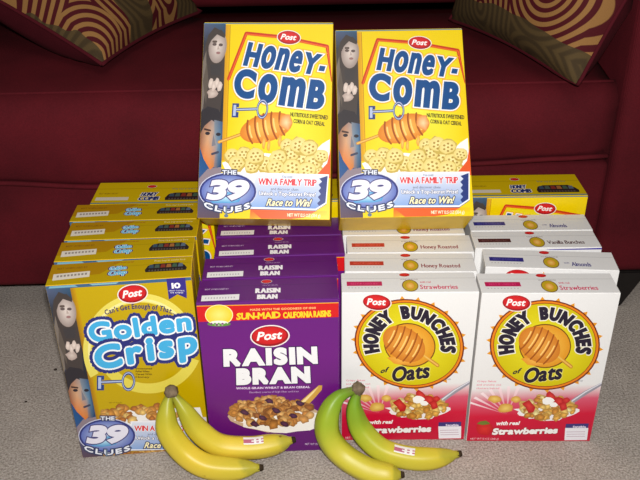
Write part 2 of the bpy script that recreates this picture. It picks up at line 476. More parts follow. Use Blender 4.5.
def dipper(p, tip, end, hw, handle_end, L, pal=((206, 108, 22), (240, 168, 64), (150, 66, 14))):
    """honey dipper: swelling ribbed head from tip to end with a thin handle"""
    dx, dy = end[0] - tip[0], end[1] - tip[1]; l = sqrt(dx * dx + dy * dy); ux, uy = dx / l, dy / l; rot = atan2(uy, ux)
    p.stroke([end, handle_end], hw * .22, (196, 130, 40), L); p.stroke([end, handle_end], hw * .1, (232, 184, 90), L + 1)
    p.ell((tip[0] + end[0]) / 2, (tip[1] + end[1]) / 2, l / 2 * 1.04, hw, pal[0], L + 1, rot, center_col=pal[1])
    for i in range(5):
        t = .18 + .16 * i; w = hw * (1 - ((t - .5) * 1.75) ** 2) ** .5 if abs(t - .5) < .55 else hw * .4
        cx, cy = tip[0] + dx * t, tip[1] + dy * t
        pts = [(cx - uy * w * k / 4 + ux * l * .05 * (1 - (k / 4) ** 2), cy + ux * w * k / 4 + uy * l * .05 * (1 - (k / 4) ** 2)) for k in range(-4, 5)]
        p.stroke(pts, l * .035, pal[2], L + 2)
        p.stroke([(x - ux * l * .05, y - uy * l * .05) for x, y in pts[2:7]], l * .03, (250, 206, 120), L + 2)

def old_key(p, ring, rx, ry, shaft_end, L, w):
    NAVY, LT = (40, 62, 128), (176, 190, 220)
    for ww, c, k in ((w * 1.9, NAVY, 0), (w * .8, LT, 1)):
        p.stroke([(ring[0] - rx, ring[1]), shaft_end], ww, c, L + k)
    x, y = shaft_end
    p.poly([(x - w * 2, y - w * 4), (x + w * 2.4, y - w * 4), (x + w * 2.4, y - w * 1.5), (x + w * 1, y - w * 1.5), (x + w, y + w * 1.5), (x + w * 2.4, y + w * 1.5), (x + w * 2.4, y + w * 5), (x - w * 2, y + w * 5)], NAVY, L)
    p.poly([(x - w * 1.2, y - w * 3), (x + w * .6, y - w * 3), (x + w * .6, y + w * 4), (x - w * 1.2, y + w * 4)], LT, L + 1)
    p.ring(ring[0], ring[1], rx, ry, .32, NAVY, L); p.ring(ring[0], ring[1], rx * .9, ry * .93, .12, LT, L + 1)

def portrait_strip(p, x0, x1, y0, y1, L=1):
    """cool-toned photographic strip: a long-haired head over clasped hands, a second lit face lower down"""
    w, h = x1 - x0, y1 - y0
    X = lambda a: x0 + a * w
    Y = lambda b_: y0 + b_ * h
    p.raw([(X(0), Y(0)), (X(1), Y(0)), (X(1), Y(.1)), (X(0), Y(.1)), (X(1), Y(.5)), (X(0), Y(.5)), (X(1), Y(.74)), (X(0), Y(.74)), (X(1), Y(1)), (X(0), Y(1))],
          [(0, 1, 2, 3), (3, 2, 4, 5), (5, 4, 6, 7), (7, 6, 8, 9)],
          [(80, 92, 122), (50, 84, 114), (32, 38, 46), (52, 56, 66), (34, 38, 48), (46, 52, 72), (20, 60, 110), (30, 84, 140), (84, 64, 78), (96, 76, 90)], L)
    hair, skin = (66, 58, 56), (150, 134, 128)
    p.poly([(X(.22), Y(.06)), (X(.5), Y(.018)), (X(.85), Y(.04)), (X(1), Y(.1)), (X(1), Y(.3)), (X(.86), Y(.46)), (X(.5), Y(.47)), (X(.12), Y(.46)), (X(.02), Y(.28)), (X(.08), Y(.13))], hair, L + 1)
    p.poly([(X(.02), Y(.2)), (X(.16), Y(.14)), (X(.2), Y(.3)), (X(.1), Y(.44)), (X(.0), Y(.46))], (116, 106, 98), L + 2)
    p.poly([(X(.05), Y(.3)), (X(.2), Y(.2)), (X(.3), Y(.3)), (X(.22), Y(.42))], (92, 82, 74), L + 2)
    p.ell(X(.66), Y(.122), .4 * w, .086 * h, skin, L + 2, rot=.25, center_col=(218, 204, 196))
    p.poly([(X(.24), Y(.12)), (X(.3), Y(.05)), (X(.8), Y(.03)), (X(1), Y(.06)), (X(.96), Y(.075)), (X(.62), Y(.056)), (X(.38), Y(.085))], hair, L + 3)
    for ex in (.52, .8): p.ell(X(ex), Y(.108 + (ex - .5) * .01), .1 * w, .008 * h, (96, 82, 80), L + 3, n=10)
    p.stroke([(X(.45), Y(.094)), (X(.6), Y(.094))], .012 * h, (92, 78, 72), L + 3)
    p.poly([(X(.68), Y(.112)), (X(.75), Y(.134)), (X(.64), Y(.136))], (176, 158, 150), L + 3)
    p.ell(X(.7), Y(.153), .1 * w, .007 * h, (150, 112, 110), L + 3, n=10)
    p.poly([(X(.36), Y(.215)), (X(.9), Y(.21)), (X(.8), Y(.27)), (X(.4), Y(.27))], (60, 56, 58), L + 2)
    for i in range(4):
        p.blob(X(.42 + .13 * i), Y(.315 + (.012 if i % 2 else -.006)), .1 * w, .028 * h, (196, 178, 168), L + 3, rot=.4, center_col=(226, 210, 200))
    p.blob(X(.5), Y(.365), .24 * w, .026 * h, (170, 150, 142), L + 2, center_col=(206, 190, 180))
    p.poly([(X(0), Y(.46)), (X(.3), Y(.43)), (X(.78), Y(.445)), (X(1), Y(.5)), (X(1), Y(.54)), (X(.5), Y(.5)), (X(.2), Y(.53)), (X(0), Y(.57))], (44, 40, 46), L + 3)
    f0 = [(X(.02), Y(.53)), (X(.34), Y(.49)), (X(.66), Y(.5)), (X(.64), Y(.58)), (X(.74), Y(.64)), (X(.66), Y(.74)), (X(.5), Y(.755)), (X(.2), Y(.7)), (X(0), Y(.64)), (X(.36), Y(.6))]
    p.raw(f0, [(9, k, (k + 1) % 9) for k in range(9)], [(120, 80, 66), (150, 110, 96), (150, 140, 140), (170, 150, 140), (150, 140, 144), (196, 120, 60), (214, 120, 50), (214, 124, 60), (150, 88, 60), (206, 158, 120)], L + 2)
    f1 = [(X(.62), Y(.5)), (X(1), Y(.51)), (X(1), Y(.72)), (X(.84), Y(.745)), (X(.66), Y(.742)), (X(.74), Y(.64)), (X(.64), Y(.58)), (X(.86), Y(.62))]
    p.raw(f1, [(7, k, (k + 1) % 7) for k in range(7)], [(124, 130, 140), (40, 80, 120), (26, 62, 106), (60, 84, 112), (140, 116, 112), (150, 146, 146), (140, 142, 146), (92, 128, 156)], L + 3)
    for ex in (.34, .82): p.ell(X(ex), Y(.566 + .01 * ex), .11 * w, .009 * h, (40, 34, 44), L + 4, n=10)
    p.stroke([(X(.2), Y(.548)), (X(.46), Y(.555))], .01 * h, (66, 44, 40), L + 4)
    p.poly([(X(.6), Y(.57)), (X(.72), Y(.63)), (X(.54), Y(.635))], (120, 120, 130), L + 4)
    p.stroke([(X(.56), Y(.675)), (X(.84), Y(.665))], .012 * h, (60, 62, 84), L + 4)
    p.poly([(X(0), Y(.8)), (X(.4), Y(.75)), (X(1), Y(.74)), (X(1), Y(.86)), (X(0), Y(.88))], (138, 124, 134), L + 1)

def clues_logo(p, cx, cy, rx, ry, L):
    p.ell(cx, cy, rx * 1.03, ry * 1.05, (206, 208, 226), L)
    p.ell(cx, cy, rx, ry, (44, 52, 120), L + 1)
    p.ell(cx, cy, rx * .93, ry * .9, (96, 112, 184), L + 2, center_col=(196, 212, 238))
    p.blob(cx - rx * .1, cy + ry * .35, rx * .55, ry * .34, (70, 150, 206), L + 3, center_col=(180, 222, 240))
    p.text('39', ((cx - rx * .6, cy - ry * .62), (cx + rx * .82, cy - ry * .66), (cx + rx * .62, cy + ry * .45), (cx - rx * .76, cy + ry * .48)), (230, 228, 242), L + 4, bold=rx * .11, outline=((rx * .07, (66, 62, 120)),), gap=.06)
    p.text('THE', Q(cx - rx * .24, cy - ry * 1.17, cx + rx * .26, cy - ry * .93), (228, 232, 244), L + 5, bold=rx * .015, outline=((rx * .07, (52, 58, 92)),), gap=.14)
    p.text('CLUES', arc_fn(cx, cy - ry * 2.0, rx * 1.9, ry * 3.16, rx * 1.8, ry * 2.84, 116, 64), (232, 236, 246), L + 5, bold=rx * .025, outline=((rx * .08, (48, 58, 96)),), gap=.2)
    p.stroke([(cx - rx * .02, cy + ry * .85), (cx, cy + ry * 1.3)], rx * .06, (110, 130, 150), L + 8)
    p.ell(cx, cy + ry * 1.33, rx * .08, ry * .1, (96, 116, 136), L + 8, n=10)

BANNER_TXT = (214, 30, 50)
def promo_banner(p, x0, y0, x1, y1, L):
    """win-a-trip banner: pale panel with clipped lower corners and a torn navy edge at the right"""
    w, h = x1 - x0, y1 - y0
    X = lambda a: x0 + a * w
    Y = lambda b_: y0 + b_ * h
    sh = [(X(0), Y(0)), (X(1), Y(0)), (X(1), Y(.8)), (X(.86), Y(1)), (X(-.12), Y(1))]
    p.poly([(x, y + h * .02) for x, y in sh], (90, 96, 120), L); 
    p.poly(sh, (240, 240, 246), L + 1)
    ins = [(X(.015), Y(.035)), (X(.985), Y(.035)), (X(.985), Y(.78)), (X(.855), Y(.955)), (X(-.1), Y(.955))]
    p.raw(ins, [(0, 1, 2), (0, 2, 3), (0, 3, 4)], [(222, 226, 238), (226, 228, 238), (140, 166, 212), (104, 140, 204), (140, 172, 220)], L + 2)
    torn = [(X(.985), Y(.04)), (X(.985), Y(.77)), (X(.9), Y(.88))]
    r = random.Random(3)
    for i in range(9): torn.append((X(.88 + (.03 if i % 2 else -.005) + r.uniform(-.005, .005)), Y(.8 - .085 * i)))
    p.poly(torn, (34, 52, 118), L + 3)
    p.text('You could', Q(X(.36), Y(.06), X(.5), Y(.12)), (60, 64, 90), L + 3)
    p.text('WIN A FAMILY TRIP', Q(X(.04), Y(.15), X(.84), Y(.33)), BANNER_TXT, L + 3, bold=w * .006, outline=((w * .01, WHT),))
    p.text('and discover clues', Q(X(.22), Y(.4), X(.6), Y(.47)), (70, 74, 100), L + 3)
    p.text('Unlock a Top-Secret Prize!', Q(X(.06), Y(.51), X(.84), Y(.62)), (246, 246, 250), L + 3, bold=w * .003, outline=((w * .01, (60, 66, 110)),))
    p.text('Race to Win!', ((X(.2), Y(.71)), (X(.8), Y(.7)), (X(.77), Y(.9)), (X(.17), Y(.91))), (250, 240, 190), L + 3, bold=w * .006, outline=((w * .022, (36, 44, 96)),))

def zip_poly(pts, k): return [(x * k, y * k) for x, y in pts]

# ---- panel art -------------------------------------------------------------------------------------
DIM = {'comb': (.199, .303, .079), 'crisp': (.1943, .316, .0528), 'raisin': (.1956, .2814, .0552), 'oats': (.192, .2775, .0505)}

def top_homography(kind, src):
    W, H, D = DIM[kind]
    return homography(src, ((0, 0), (W, 0), (W, D), (0, D)))
def front_homography(kind, src):
    W, H, D = DIM[kind]
    return homography(src, ((0, 0), (W, 0), (W, H), (0, H)))

def new_print(kind, side, m): return Print(*DIM[kind], side, m)

def carton(kind, mat, root):
    W, H, D = DIM[kind]
    bm = box_bm(-W / 2, W / 2, 0, D, 0, H, .0012, 2)
    o = mesh_obj('carton', bm, mat, root)
    return o

def top_flap_base(kind, col, root, front_band=None):
    W, H, D = DIM[kind]
    m = lambda x, y: (x * W, y * D)
    p = new_print(kind, 'top', m)
    bm_pts = [(0, 0), (1, 0), (1, 1), (0, 1)]
    p.raw(bm_pts, [(0, 1, 2, 3)], col, -2)
    p.raw([(.004, .3), (.996, .3), (.996, .318), (.004, .318)], [(0, 1, 2, 3)], tuple(int(v * .84) for v in col), -1)   # slot line of the glued flap
    if front_band: p.raw([(0, .94), (1, .94), (1, 1), (0, 1)], [(0, 1, 2, 3)], front_band, 0)
    o = p.build('top_flap', root)
    # the loose card flap itself, a thin raised sheet
    me = o.data; bm = bmesh.new(); bm.from_mesh(me)
    lay = bm.loops.layers.float_color.get('ink')
    z = H + .0006
    vs_ = [bm.verts.new((sx * (W / 2 - .0012), yy, z0)) for z0 in (H - .0004, z) for sx, yy in ((-1, .0006), (1, .0006), (1, D - .002), (-1, D - .002))]
    for idx_ in ((4, 5, 6, 7), (0, 1, 5, 4), (1, 2, 6, 5), (2, 3, 7, 6), (3, 0, 4, 7)):
        f = bm.faces.new([vs_[i] for i in idx_])
        for lp in f.loops: lp[lay] = lin(col)
    bm.to_mesh(me); bm.free()
    return o

def toy_train(p, x0, y0, x1, y1, L):
    w, h = x1 - x0, y1 - y0
    X = lambda a: x0 + a * w
    Y = lambda b_: y0 + b_ * h
    p.poly([(X(0), Y(.72)), (X(.06), Y(.3)), (X(.2), Y(.12)), (X(.8), Y(.1)), (X(.94), Y(.42)), (X(1), Y(.72)), (X(.98), Y(1)), (X(.02), Y(1))], (38, 32, 34), L)
    cols = [(56, 78, 94), (72, 92, 80), (132, 50, 38), (160, 102, 52), (66, 94, 72), (88, 104, 122)]
    for i, c in enumerate(cols):
        a = .08 + .14 * i
        p.poly([(X(a), Y(.58)), (X(a + .015), Y(.2)), (X(a + .11), Y(.2)), (X(a + .125), Y(.58))], c, L + 1)
        p.ell(X(a + .03), Y(.85), .022 * w, .1 * h, (86, 78, 74), L + 1, n=10); p.ell(X(a + .1), Y(.85), .022 * w, .1 * h, (86, 78, 74), L + 1, n=10)

def build_comb():
    k = 'comb'; W, H, D = DIM[k]
    root = empty('cereal_box'); carton(k, M_YELLOW, root)
    hm = front_homography(k, ((336, 30), (461, 29), (473.7, 216.5), (340.5, 218.5)))
    za = zoomed(hm, 330, 0, 4)        # drawing grid: 4 units to the measured pixel
    zb = lambda x, y: za(x, y + 440)
    # panel ground
    p = new_print(k, 'front', lambda u, v: (u * W, v * H))
    p.raw([(0, 0), (1, 0), (1, 1), (0, 1)], [(0, 1, 2, 3)], (236, 204, 0), 0)
    p.raw([(.0, 0), (1, 0), (1, .007), (.0, .007)], [(0, 1, 2, 3)], (74, 118, 150), 1)
    p.raw([(.172, .012), (.208, .012), (.208, .71), (.172, .71)], [(0, 1, 2, 3)], [(206, 150, 20), (226, 172, 10), (226, 172, 10), (206, 150, 20)], 1)
    p.raw([(.205, .012), (.209, .012), (.209, .71), (.205, .71)], [(0, 1, 2, 3)], (176, 118, 16), 2)
    fp = p.build('front_panel', root)
    p = new_print(k, 'front', za)
    p.raw([(198, 165), (500, 205), (535, 640), (140, 640), (150, 330), (330, 400)], [(0, 1, 5), (0, 5, 4), (1, 2, 5), (2, 3, 5), (3, 4, 5)], [(232, 214, 20), (232, 214, 20), (236, 204, 0), (236, 204, 0), (236, 204, 0), (232, 236, 70)], 2)
    rim = [(134, 330), (192, 158), (330, 170), (508, 203), (540, 330)]
    p.stroke(rim, 13, (196, 52, 24), 3); p.stroke([(x + 1, y + 3) for x, y in rim], 5, (228, 96, 30), 4)
    p.build('hexagon_frame', fp)
    p = new_print(k, 'front', lambda u, v: (u * W, v * H))
    portrait_strip(p, 0, .172, .006, 1.0); p.build('portrait_strip', fp)
    p = new_print(k, 'front', za); maker_badge(p, 358, 172, 47, 27, .09, 5); p.build('maker_badge', fp)
    # title
    p = new_print(k, 'front', za)
    BL = (0, 72, 134)
    def t1(s, t):
        x = 186 + 314 * s; base = 279 + 34 * s; cap = 90 - 15 * s
        return (x + t * 18, base - cap * t)
    def t2(s, t):
        x = 153 + 358 * s; base = 392 + 50 * s + 8 * sin(pi * s); cap = 108 + 4 * s
        return (x + t * 10, base - cap * t)
    p.text('HoneY-', t1, BL, 6, bold=10.5, outline=((17, (240, 176, 40)), (9, (240, 240, 240))), gap=.19, tall='one')
    p.text('ComB', t2, BL, 6, bold=15, outline=((18, (240, 176, 40)), (10, (240, 240, 240))), gap=.24, tall='om')
    p.build('title_lettering', fp)
    p = new_print(k, 'front', za)
    for i, (s, a, b_) in enumerate((('NUTRITIOUS SWEETENED', 386, 534), ('CORN & OAT CEREAL', 400, 524))):
        if i: p.build('flavour_lettering', fp); p = new_print(k, 'front', za)
        y = 452 + 25 * i; p.text(s, ((a, y), (b_, y + 10), (b_, y + 26), (a, y + 16)), (70, 60, 20), 6, bold=1.2)
    p.build('flavour_lettering', fp)
    p = new_print(k, 'front', zb)
    dipper(p, (392, 46), (198, 100), 55, (112, 132), 6, ((216, 124, 30), (246, 184, 84), (160, 78, 18)))
    p.blob(372, 52, 26, 30, (226, 140, 60), 10, center_col=(250, 210, 160))
    for x, y in ((310, 128), (290, 118), (352, 108)): p.blob(x, y + 14, 7, 22, (226, 150, 50), 9, center_col=(246, 196, 100))
    p.build('honey_dipper_picture', fp)
    p = new_print(k, 'front', za); old_key(p, (275, 442), 23, 38, (168, 446), 14, 6); p.build('key_picture', fp)
    # cereal in milk
    p = new_print(k, 'front', zb)
    p.blob(335, 235, 215, 66, (244, 242, 236), 5, jit=.12, n=18)
    p.poly([(470, 180), (520, 130), (548, 112), (552, 170), (560, 262), (440, 262)], (240, 238, 232), 6)
    r = random.Random(5)
    for i, (x, y, sc) in enumerate([(170, 185, 1), (215, 180, 1), (190, 215, 1), (262, 185, 1.1), (300, 215, 1.1), (250, 222, 1), (352, 190, 1.1), (345, 225, 1.1), (385, 140, .9), (400, 172, 1.1), (430, 140, 1.1), (470, 150, 1.1), (450, 190, 1.2), (490, 205, 1.1), (410, 225, 1.2), (470, 235, 1.1), (505, 240, .8), (520, 180, .9)]):
        L = 8 + (i % 4) * 3; rr = 30 * sc
        p.blob(x, y, rr * 1.15, rr, (196, 168, 78), L, rot=r.uniform(-.5, .5), jit=.12, n=14)
        p.blob(x - 2, y - 3, rr, rr * .86, (226, 204, 122), L + 1, jit=.1, n=14, center_col=(240, 226, 158))
        for q in range(6):
            a = q * pi / 3 + i; p.ell(x + cos(a) * rr * .52, y + sin(a) * rr * .45, rr * .15, rr * .13, (170, 134, 52), L + 2, n=8)
        p.ell(x, y, rr * .15, rr * .13, (176, 140, 56), L + 2, n=8)
    p.build('cereal_picture', fp)
    p = new_print(k, 'front', zb)
    p.poly([(545, 205), (566, 150), (566, 262), (500, 262)], (222, 84, 30), 20)
    p.poly([(255, 392), (520, 392), (470, 420), (420, 434), (300, 434)], (226, 92, 34), 6)
    p.raw([(255, 392), (560, 392), (560, 410), (255, 440)], [(0, 1, 2, 3)], [(222, 80, 34), (236, 190, 10), (236, 200, 0), (230, 150, 20)], 5)
    p.text('NET WT 12.5 OZ (354 g)', Q(404, 404, 536, 417), (240, 226, 190), 8, bold=1)
    p.build('net_weight_lettering', fp)
    p = new_print(k, 'front', zb); promo_banner(p, 268, 248, 556, 390, 24); p.build('promotion_banner', fp)
    p = new_print(k, 'front', zb); clues_logo(p, 160, 325, 114, 72, 32); p.build('promotion_logo', fp)
    # top
    tf = top_flap_base(k, (206, 176, 6), root, (92, 132, 140))
    p = new_print(k, 'top', lambda u, v: (u * W, v * D))
    p.raw([(.03, .7), (.3, .7), (.3, .84), (.03, .84)], [(0, 1, 2, 3)], (214, 206, 190), 1)
    p.text('BEST WHEN USED BY', Q(.04, .5, .2, .56), (120, 80, 20), 1)
    p.build('code_strip', tf)
    p = new_print(k, 'top', lambda u, v: (u * W, v * D))
    maker_badge(p, .46, .22, .04, .07, 0, 1, False)
    p.text('HONEY', ((.40, .5), (.53, .5), (.52, .66), (.39, .66)), (24, 50, 110), 2, bold=.008, outline=((.01, WHT),))
    p.text('COMB', ((.39, .69), (.56, .69), (.55, .86), (.38, .86)), (24, 50, 110), 2, bold=.01, outline=((.01, WHT),))
    p.build('top_lettering', tf)
    p = new_print(k, 'top', lambda u, v: (u * W, v * D))
    p.text('Free toy in every box', Q(.64, .3, .88, .38), (110, 120, 110), 1); toy_train(p, .6, .48, .95, .86, 1)
    p.build('toy_picture', tf)
    return root

def build_crisp():
    k = 'crisp'; W, H, D = DIM[k]
    root = empty('cereal_box'); carton(k, M_YELLOW, root)
    hm = front_homography(k, ((44.5, 285.5), (191.3, 276.6), (209.9, 447.6), (83.5, 458.2)))
    z = zoomed(hm, 30, 280, 3.368); z7 = zoomed(hm, 60, 360, 4)
    p = new_print(k, 'front', lambda u, v: (u * W, v * H))
    p.raw([(0, 0), (1, 0), (1, 1), (0, 1)], [(0, 1, 2, 3)], (190, 160, 0), 0)
    p.raw([(0, 0), (1, 0), (1, .018), (0, .018)], [(0, 1, 2, 3)], (60, 96, 132), 1)
    p.raw([(.03, .004), (.2, .004), (.22, .014), (.02, .014)], [(0, 1, 2, 3)], (120, 170, 190), 2)
    p.raw([(.3, .004), (.5, .004), (.48, .012), (.32, .012)], [(0, 1, 2, 3)], (130, 176, 190), 2)
    p.raw([(.165, .018), (.2, .018), (.2, .82), (.165, .82)], [(0, 1, 2, 3)], [(158, 112, 10), (196, 150, 6), (196, 150, 6), (158, 112, 10)], 1)
    fp = p.build('front_panel', root)
    p = new_print(k, 'front', z)
    p.ring(372, 235, 192, 190, .16, (226, 212, 96), 2, n=48, a0=radians(150), a1=radians(330))
    p.ring(372, 235, 176, 172, .05, (238, 228, 150), 3, n=48, a0=radians(160), a1=radians(325))
    p.ring(400, 215, 180, 168, .2, (222, 206, 80), 2, n=40, a0=radians(20), a1=radians(150))
    p.build('swirl_background', fp)
    p = new_print(k, 'front', lambda u, v: (u * W, v * H))
    portrait_strip(p, 0, .165, .016, 1.0); p.build('portrait_strip', fp)
    p = new_print(k, 'front', z); maker_badge(p, 346, 46, 52, 33, -.1, 5); p.build('maker_badge', fp)
    p = new_print(k, 'front', z)
    p.poly([(459, -6), (523, -9), (528, 44), (528, 62), (497, 48), (468, 66)], (52, 42, 130), 4)
    p.text('10', ((476, 10), (506, 8), (508, 27), (478, 29)), WHT, 5, bold=2.6)
    p.text('GREAT TASTING', Q(468, 34, 520, 38), WHT, 5); p.text('VITAMINS', Q(472, 41, 516, 45), WHT, 5)
    p.build('ribbon', fp)
    p = new_print(k, 'front', z)
    p.text("Can't Get Enough of That...", arc_fn(372, 423, 326, 326, 344, 344, 249, 291), (70, 58, 96), 5, bold=1.6, gap=.15)
    p.build('slogan_lettering', fp)
    p = new_print(k, 'front', z)
    LB, NV = (66, 172, 222), (40, 46, 118)
    t1 = ((190, 144), (540, 106), (546, 170), (206, 214)); t2 = ((210, 226), (560, 160), (566, 246), (226, 306))
    p.text('Golden', t1, LB, 6, bold=9, outline=((34, NV), (11, (240, 242, 244))), gap=.14, round_=True)
    p.text('Crisp', t2, LB, 9, bold=12, outline=((34, NV), (11, (240, 242, 244))), gap=.2, round_=True)
    p.build('title_lettering', fp)
    p = new_print(k, 'front', z); old_key(p, (333, 342), 23, 33, (238, 345), 6, 5.5); p.build('key_picture', fp)
    p = new_print(k, 'front', z)
    for i, s in enumerate(('Sweetened', 'Puffed Wheat', 'Cereal With', 'Honey')):
        p.text(s, Q(357, 296 + i * 9.5, 412 - 8 * (i % 2), 302 + i * 9.5), (96, 74, 10), 5, bold=.6)
    p.build('flavour_lettering', fp); p = new_print(k, 'front', z)
    p.text('NET WT 14.75 OZ', Q(268, 412, 312, 416), (96, 74, 10), 5)
    p.build('net_weight_lettering', fp)
    p = new_print(k, 'front', z7)
    p.poly([(190, 205), (420, 195), (560, 190), (590, 300), (300, 300), (200, 260)], (236, 234, 232), 5)
    flake_pile(p, 330, 215, 165, 30, 60, [(206, 150, 74), (190, 128, 54), (226, 180, 104), (170, 104, 44)], 7, 17, 4)
    p.poly([(280, 246), (600, 226), (610, 262), (290, 262)], (214, 206, 210), 22)
    p.poly([(180, 372), (610, 346), (612, 386), (180, 396)], (180, 128, 50), 5)
    flake_pile(p, 380, 372, 220, 12, 60, [(196, 140, 60), (166, 106, 40), (216, 170, 90)], 6, 13, 8)
    p.build('cereal_picture', fp)
    p = new_print(k, 'front', z7); promo_banner(p, 288, 244, 584, 362, 24); p.build('promotion_banner', fp)
    p = new_print(k, 'front', z7); clues_logo(p, 192, 302, 112, 66, 32); p.build('promotion_logo', fp)
    tf = top_flap_base(k, (184, 154, 2), root)
    m5 = lambda u, v: (u * W, v * D)
    p = new_print(k, 'top', m5)
    p.raw([(0, .0), (.5, .0), (.36, .62), (0, .72)], [(0, 1, 2, 3)], (172, 128, 4), 0)  # orange reflection of the box behind, painted into the flap colour
    p.raw([(.035, .5), (.285, .44), (.29, .72), (.04, .8)], [(0, 1, 2, 3)], (222, 214, 200), 1)
    for i in range(9): p.raw([(.06 + i * .024, .57 - i * .006), (.075 + i * .024, .565 - i * .006), (.078 + i * .024, .66 - i * .006), (.063 + i * .024, .665 - i * .006)], [(0, 1, 2, 3)], (150, 140, 132), 2)
    p.text('BEST WHEN USED BY', Q(.05, .2, .26, .28), (120, 70, 20), 1)
    p.build('code_strip', tf)
    p = new_print(k, 'top', m5)
    p.text('Golden', ((.42, .3), (.535, .28), (.535, .46), (.42, .48)), (110, 190, 226), 2, bold=.006, outline=((.022, NV), (.006, WHT)))
    p.text('Crisp', ((.42, .52), (.545, .48), (.545, .7), (.42, .74)), (110, 190, 226), 2, bold=.008, outline=((.022, NV), (.006, WHT)))
    p.text('Sweetened cereal', Q(.44, .08, .58, .15), (150, 50, 30), 1)
    p.build('top_lettering', tf)
    p = new_print(k, 'top', m5)
    p.text('Free toy in every box', Q(.73, .1, .95, .18), (226, 216, 160), 1); toy_train(p, .67, .24, .965, .68, 1)
    p.build('toy_picture', tf)
    return root

def build_raisin():
    k = 'raisin'; W, H, D = DIM[k]
    root = empty('cereal_box'); carton(k, M_PURPLE, root)
    hm = front_homography(k, ((195.8, 303.1), (339.6, 299.2), (339.0, 449.5), (212.0, 453.9)))
    z = zoomed(hm, 180, 280, 3.755); zc = zoomed(hm, 150, 370, 4)
    p = new_print(k, 'front', lambda u, v: (u * W, v * H))
    p.raw([(0, 0), (1, 0), (1, .35), (0, .35), (1, 1), (0, 1)], [(0, 1, 2, 3), (3, 2, 4, 5)], [(98, 24, 116), (98, 24, 116), (108, 24, 124), (108, 24, 124), (90, 16, 104), (90, 16, 104)], 0)
    fp = p.build('front_panel', root)
    p = new_print(k, 'front', z)
    p.poly([(50, 98), (602, 86), (602, 140), (50, 158)], (206, 26, 30), 1)
    p.stroke([(50, 98), (602, 86)], 3, (236, 170, 40), 2)
    p.text('MADE WITH THE GOODNESS OF 1000', ((264, 108), (512, 101), (512, 109), (264, 116)), (244, 190, 120), 3, bold=.8, gap=.16)
    p.text('SUN-MAID', ((214, 124), (378, 118), (380, 143), (212, 150)), (246, 206, 40), 3, bold=3)
    p.text('CALIFORNIA RAISINS', ((388, 121), (569, 114), (570, 138), (389, 144)), (246, 206, 40), 3, bold=2.4)
    p.build('grower_band', fp)
    p = new_print(k, 'front', z)
    p.ell(147, 131, 53, 39, (236, 200, 30), 5, center_col=(246, 226, 120)); p.ring(147, 131, 53, 39, .06, (250, 236, 170), 6)
    p.ell(147, 165, 44, 9, (96, 140, 60), 7); p.ell(147, 161, 34, 9, (238, 234, 226), 8)
    for i in range(9): p.ell(118 + i * 7, 164 + (i % 2) * 3, 4.6, 4, (96, 150, 62) if i % 3 else (120, 60, 110), 9, n=9)
    p.build('grower_emblem', fp)
    p = new_print(k, 'front', z); maker_badge(p, 339, 211, 75, 42, -.05, 3); p.build('maker_badge', fp)
    p = new_print(k, 'front', z)
    p.text('RAISIN', ((162, 260), (516, 250), (519, 315), (164, 326)), (236, 236, 238), 4, bold=13, outline=((7, (60, 12, 84)),), gap=.19)
    p.text('BRAN', ((211, 332), (489, 324), (492, 387), (212, 395)), (236, 236, 238), 4, bold=14, outline=((7, (60, 12, 84)),), gap=.2)
    p.build('title_lettering', fp)
    p = new_print(k, 'front', z)
    p.text('WHOLE GRAIN WHEAT & BRAN CEREAL', ((211, 403), (489, 398), (489, 406), (211, 411)), (226, 206, 232), 4, bold=1, gap=.14)
    p.text('Excellent source of high fiber and iron', ((262, 418), (446, 415), (446, 421), (262, 425)), (206, 180, 216), 4, gap=.14)
    p.build('flavour_lettering', fp); p = new_print(k, 'front', z)
    p.text('NET WT 20 OZ (1 LB 4 OZ)', Q(470, 612, 580, 619), (220, 200, 226), 4)
    p.build('net_weight_lettering', fp)
    p = new_print(k, 'front', zc)
    p.poly([(556, 180), (600, 128), (650, 84), (676, 62), (690, 62), (688, 80), (660, 112), (610, 165), (580, 200)], (206, 158, 70), 3)
    p.poly([(566, 172), (606, 128), (652, 86), (676, 66), (656, 92), (612, 138), (580, 176)], (240, 214, 150), 4)
    p.blob(498, 186, 178, 62, (196, 168, 140), 4, jit=.06, n=22)
    p.blob(520, 200, 170, 50, (240, 236, 230), 5, jit=.12, n=22)
    flake_pile(p, 490, 165, 158, 56, 190, [(170, 112, 52), (196, 138, 74), (142, 86, 40), (206, 158, 96), (186, 124, 60)], 6, 17, 2)
    for x, y in ((378, 168), (420, 215), (478, 122), (505, 160), (575, 182), (600, 132), (450, 190), (540, 215)):
        p.blob(x, y, 18, 10, (50, 22, 46), 24, rot=.3, center_col=(96, 50, 84))
    p.build('cereal_picture', fp)
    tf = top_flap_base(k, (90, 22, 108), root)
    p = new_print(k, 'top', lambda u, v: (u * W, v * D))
    p.raw([(.035, .7), (.3, .68), (.3, .93), (.035, .95)], [(0, 1, 2, 3)], (232, 230, 230), 1)
    for i in range(11): p.raw([(.06 + i * .02, .79), (.07 + i * .02, .79), (.07 + i * .02, .86), (.06 + i * .02, .86)], [(0, 1, 2, 3)], (190, 186, 190), 2)
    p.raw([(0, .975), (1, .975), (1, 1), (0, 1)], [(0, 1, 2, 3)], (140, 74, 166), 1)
    p.text('BEST WHEN USED BY', Q(.05, .4, .22, .46), (216, 196, 220), 1)
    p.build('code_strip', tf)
    p = new_print(k, 'top', lambda u, v: (u * W, v * D))
    maker_badge(p, .488, .14, .04, .085, 0, 1, False)
    p.text('WHOLE GRAIN', Q(.46, .29, .57, .34), (190, 160, 200), 1)
    p.text('RAISIN', Q(.41, .45, .59, .66), (240, 238, 240), 2, bold=.01, gap=.16); p.text('BRAN', Q(.425, .73, .57, .93), (240, 238, 240), 2, bold=.01, gap=.16)
    p.build('top_lettering', tf)
    return root

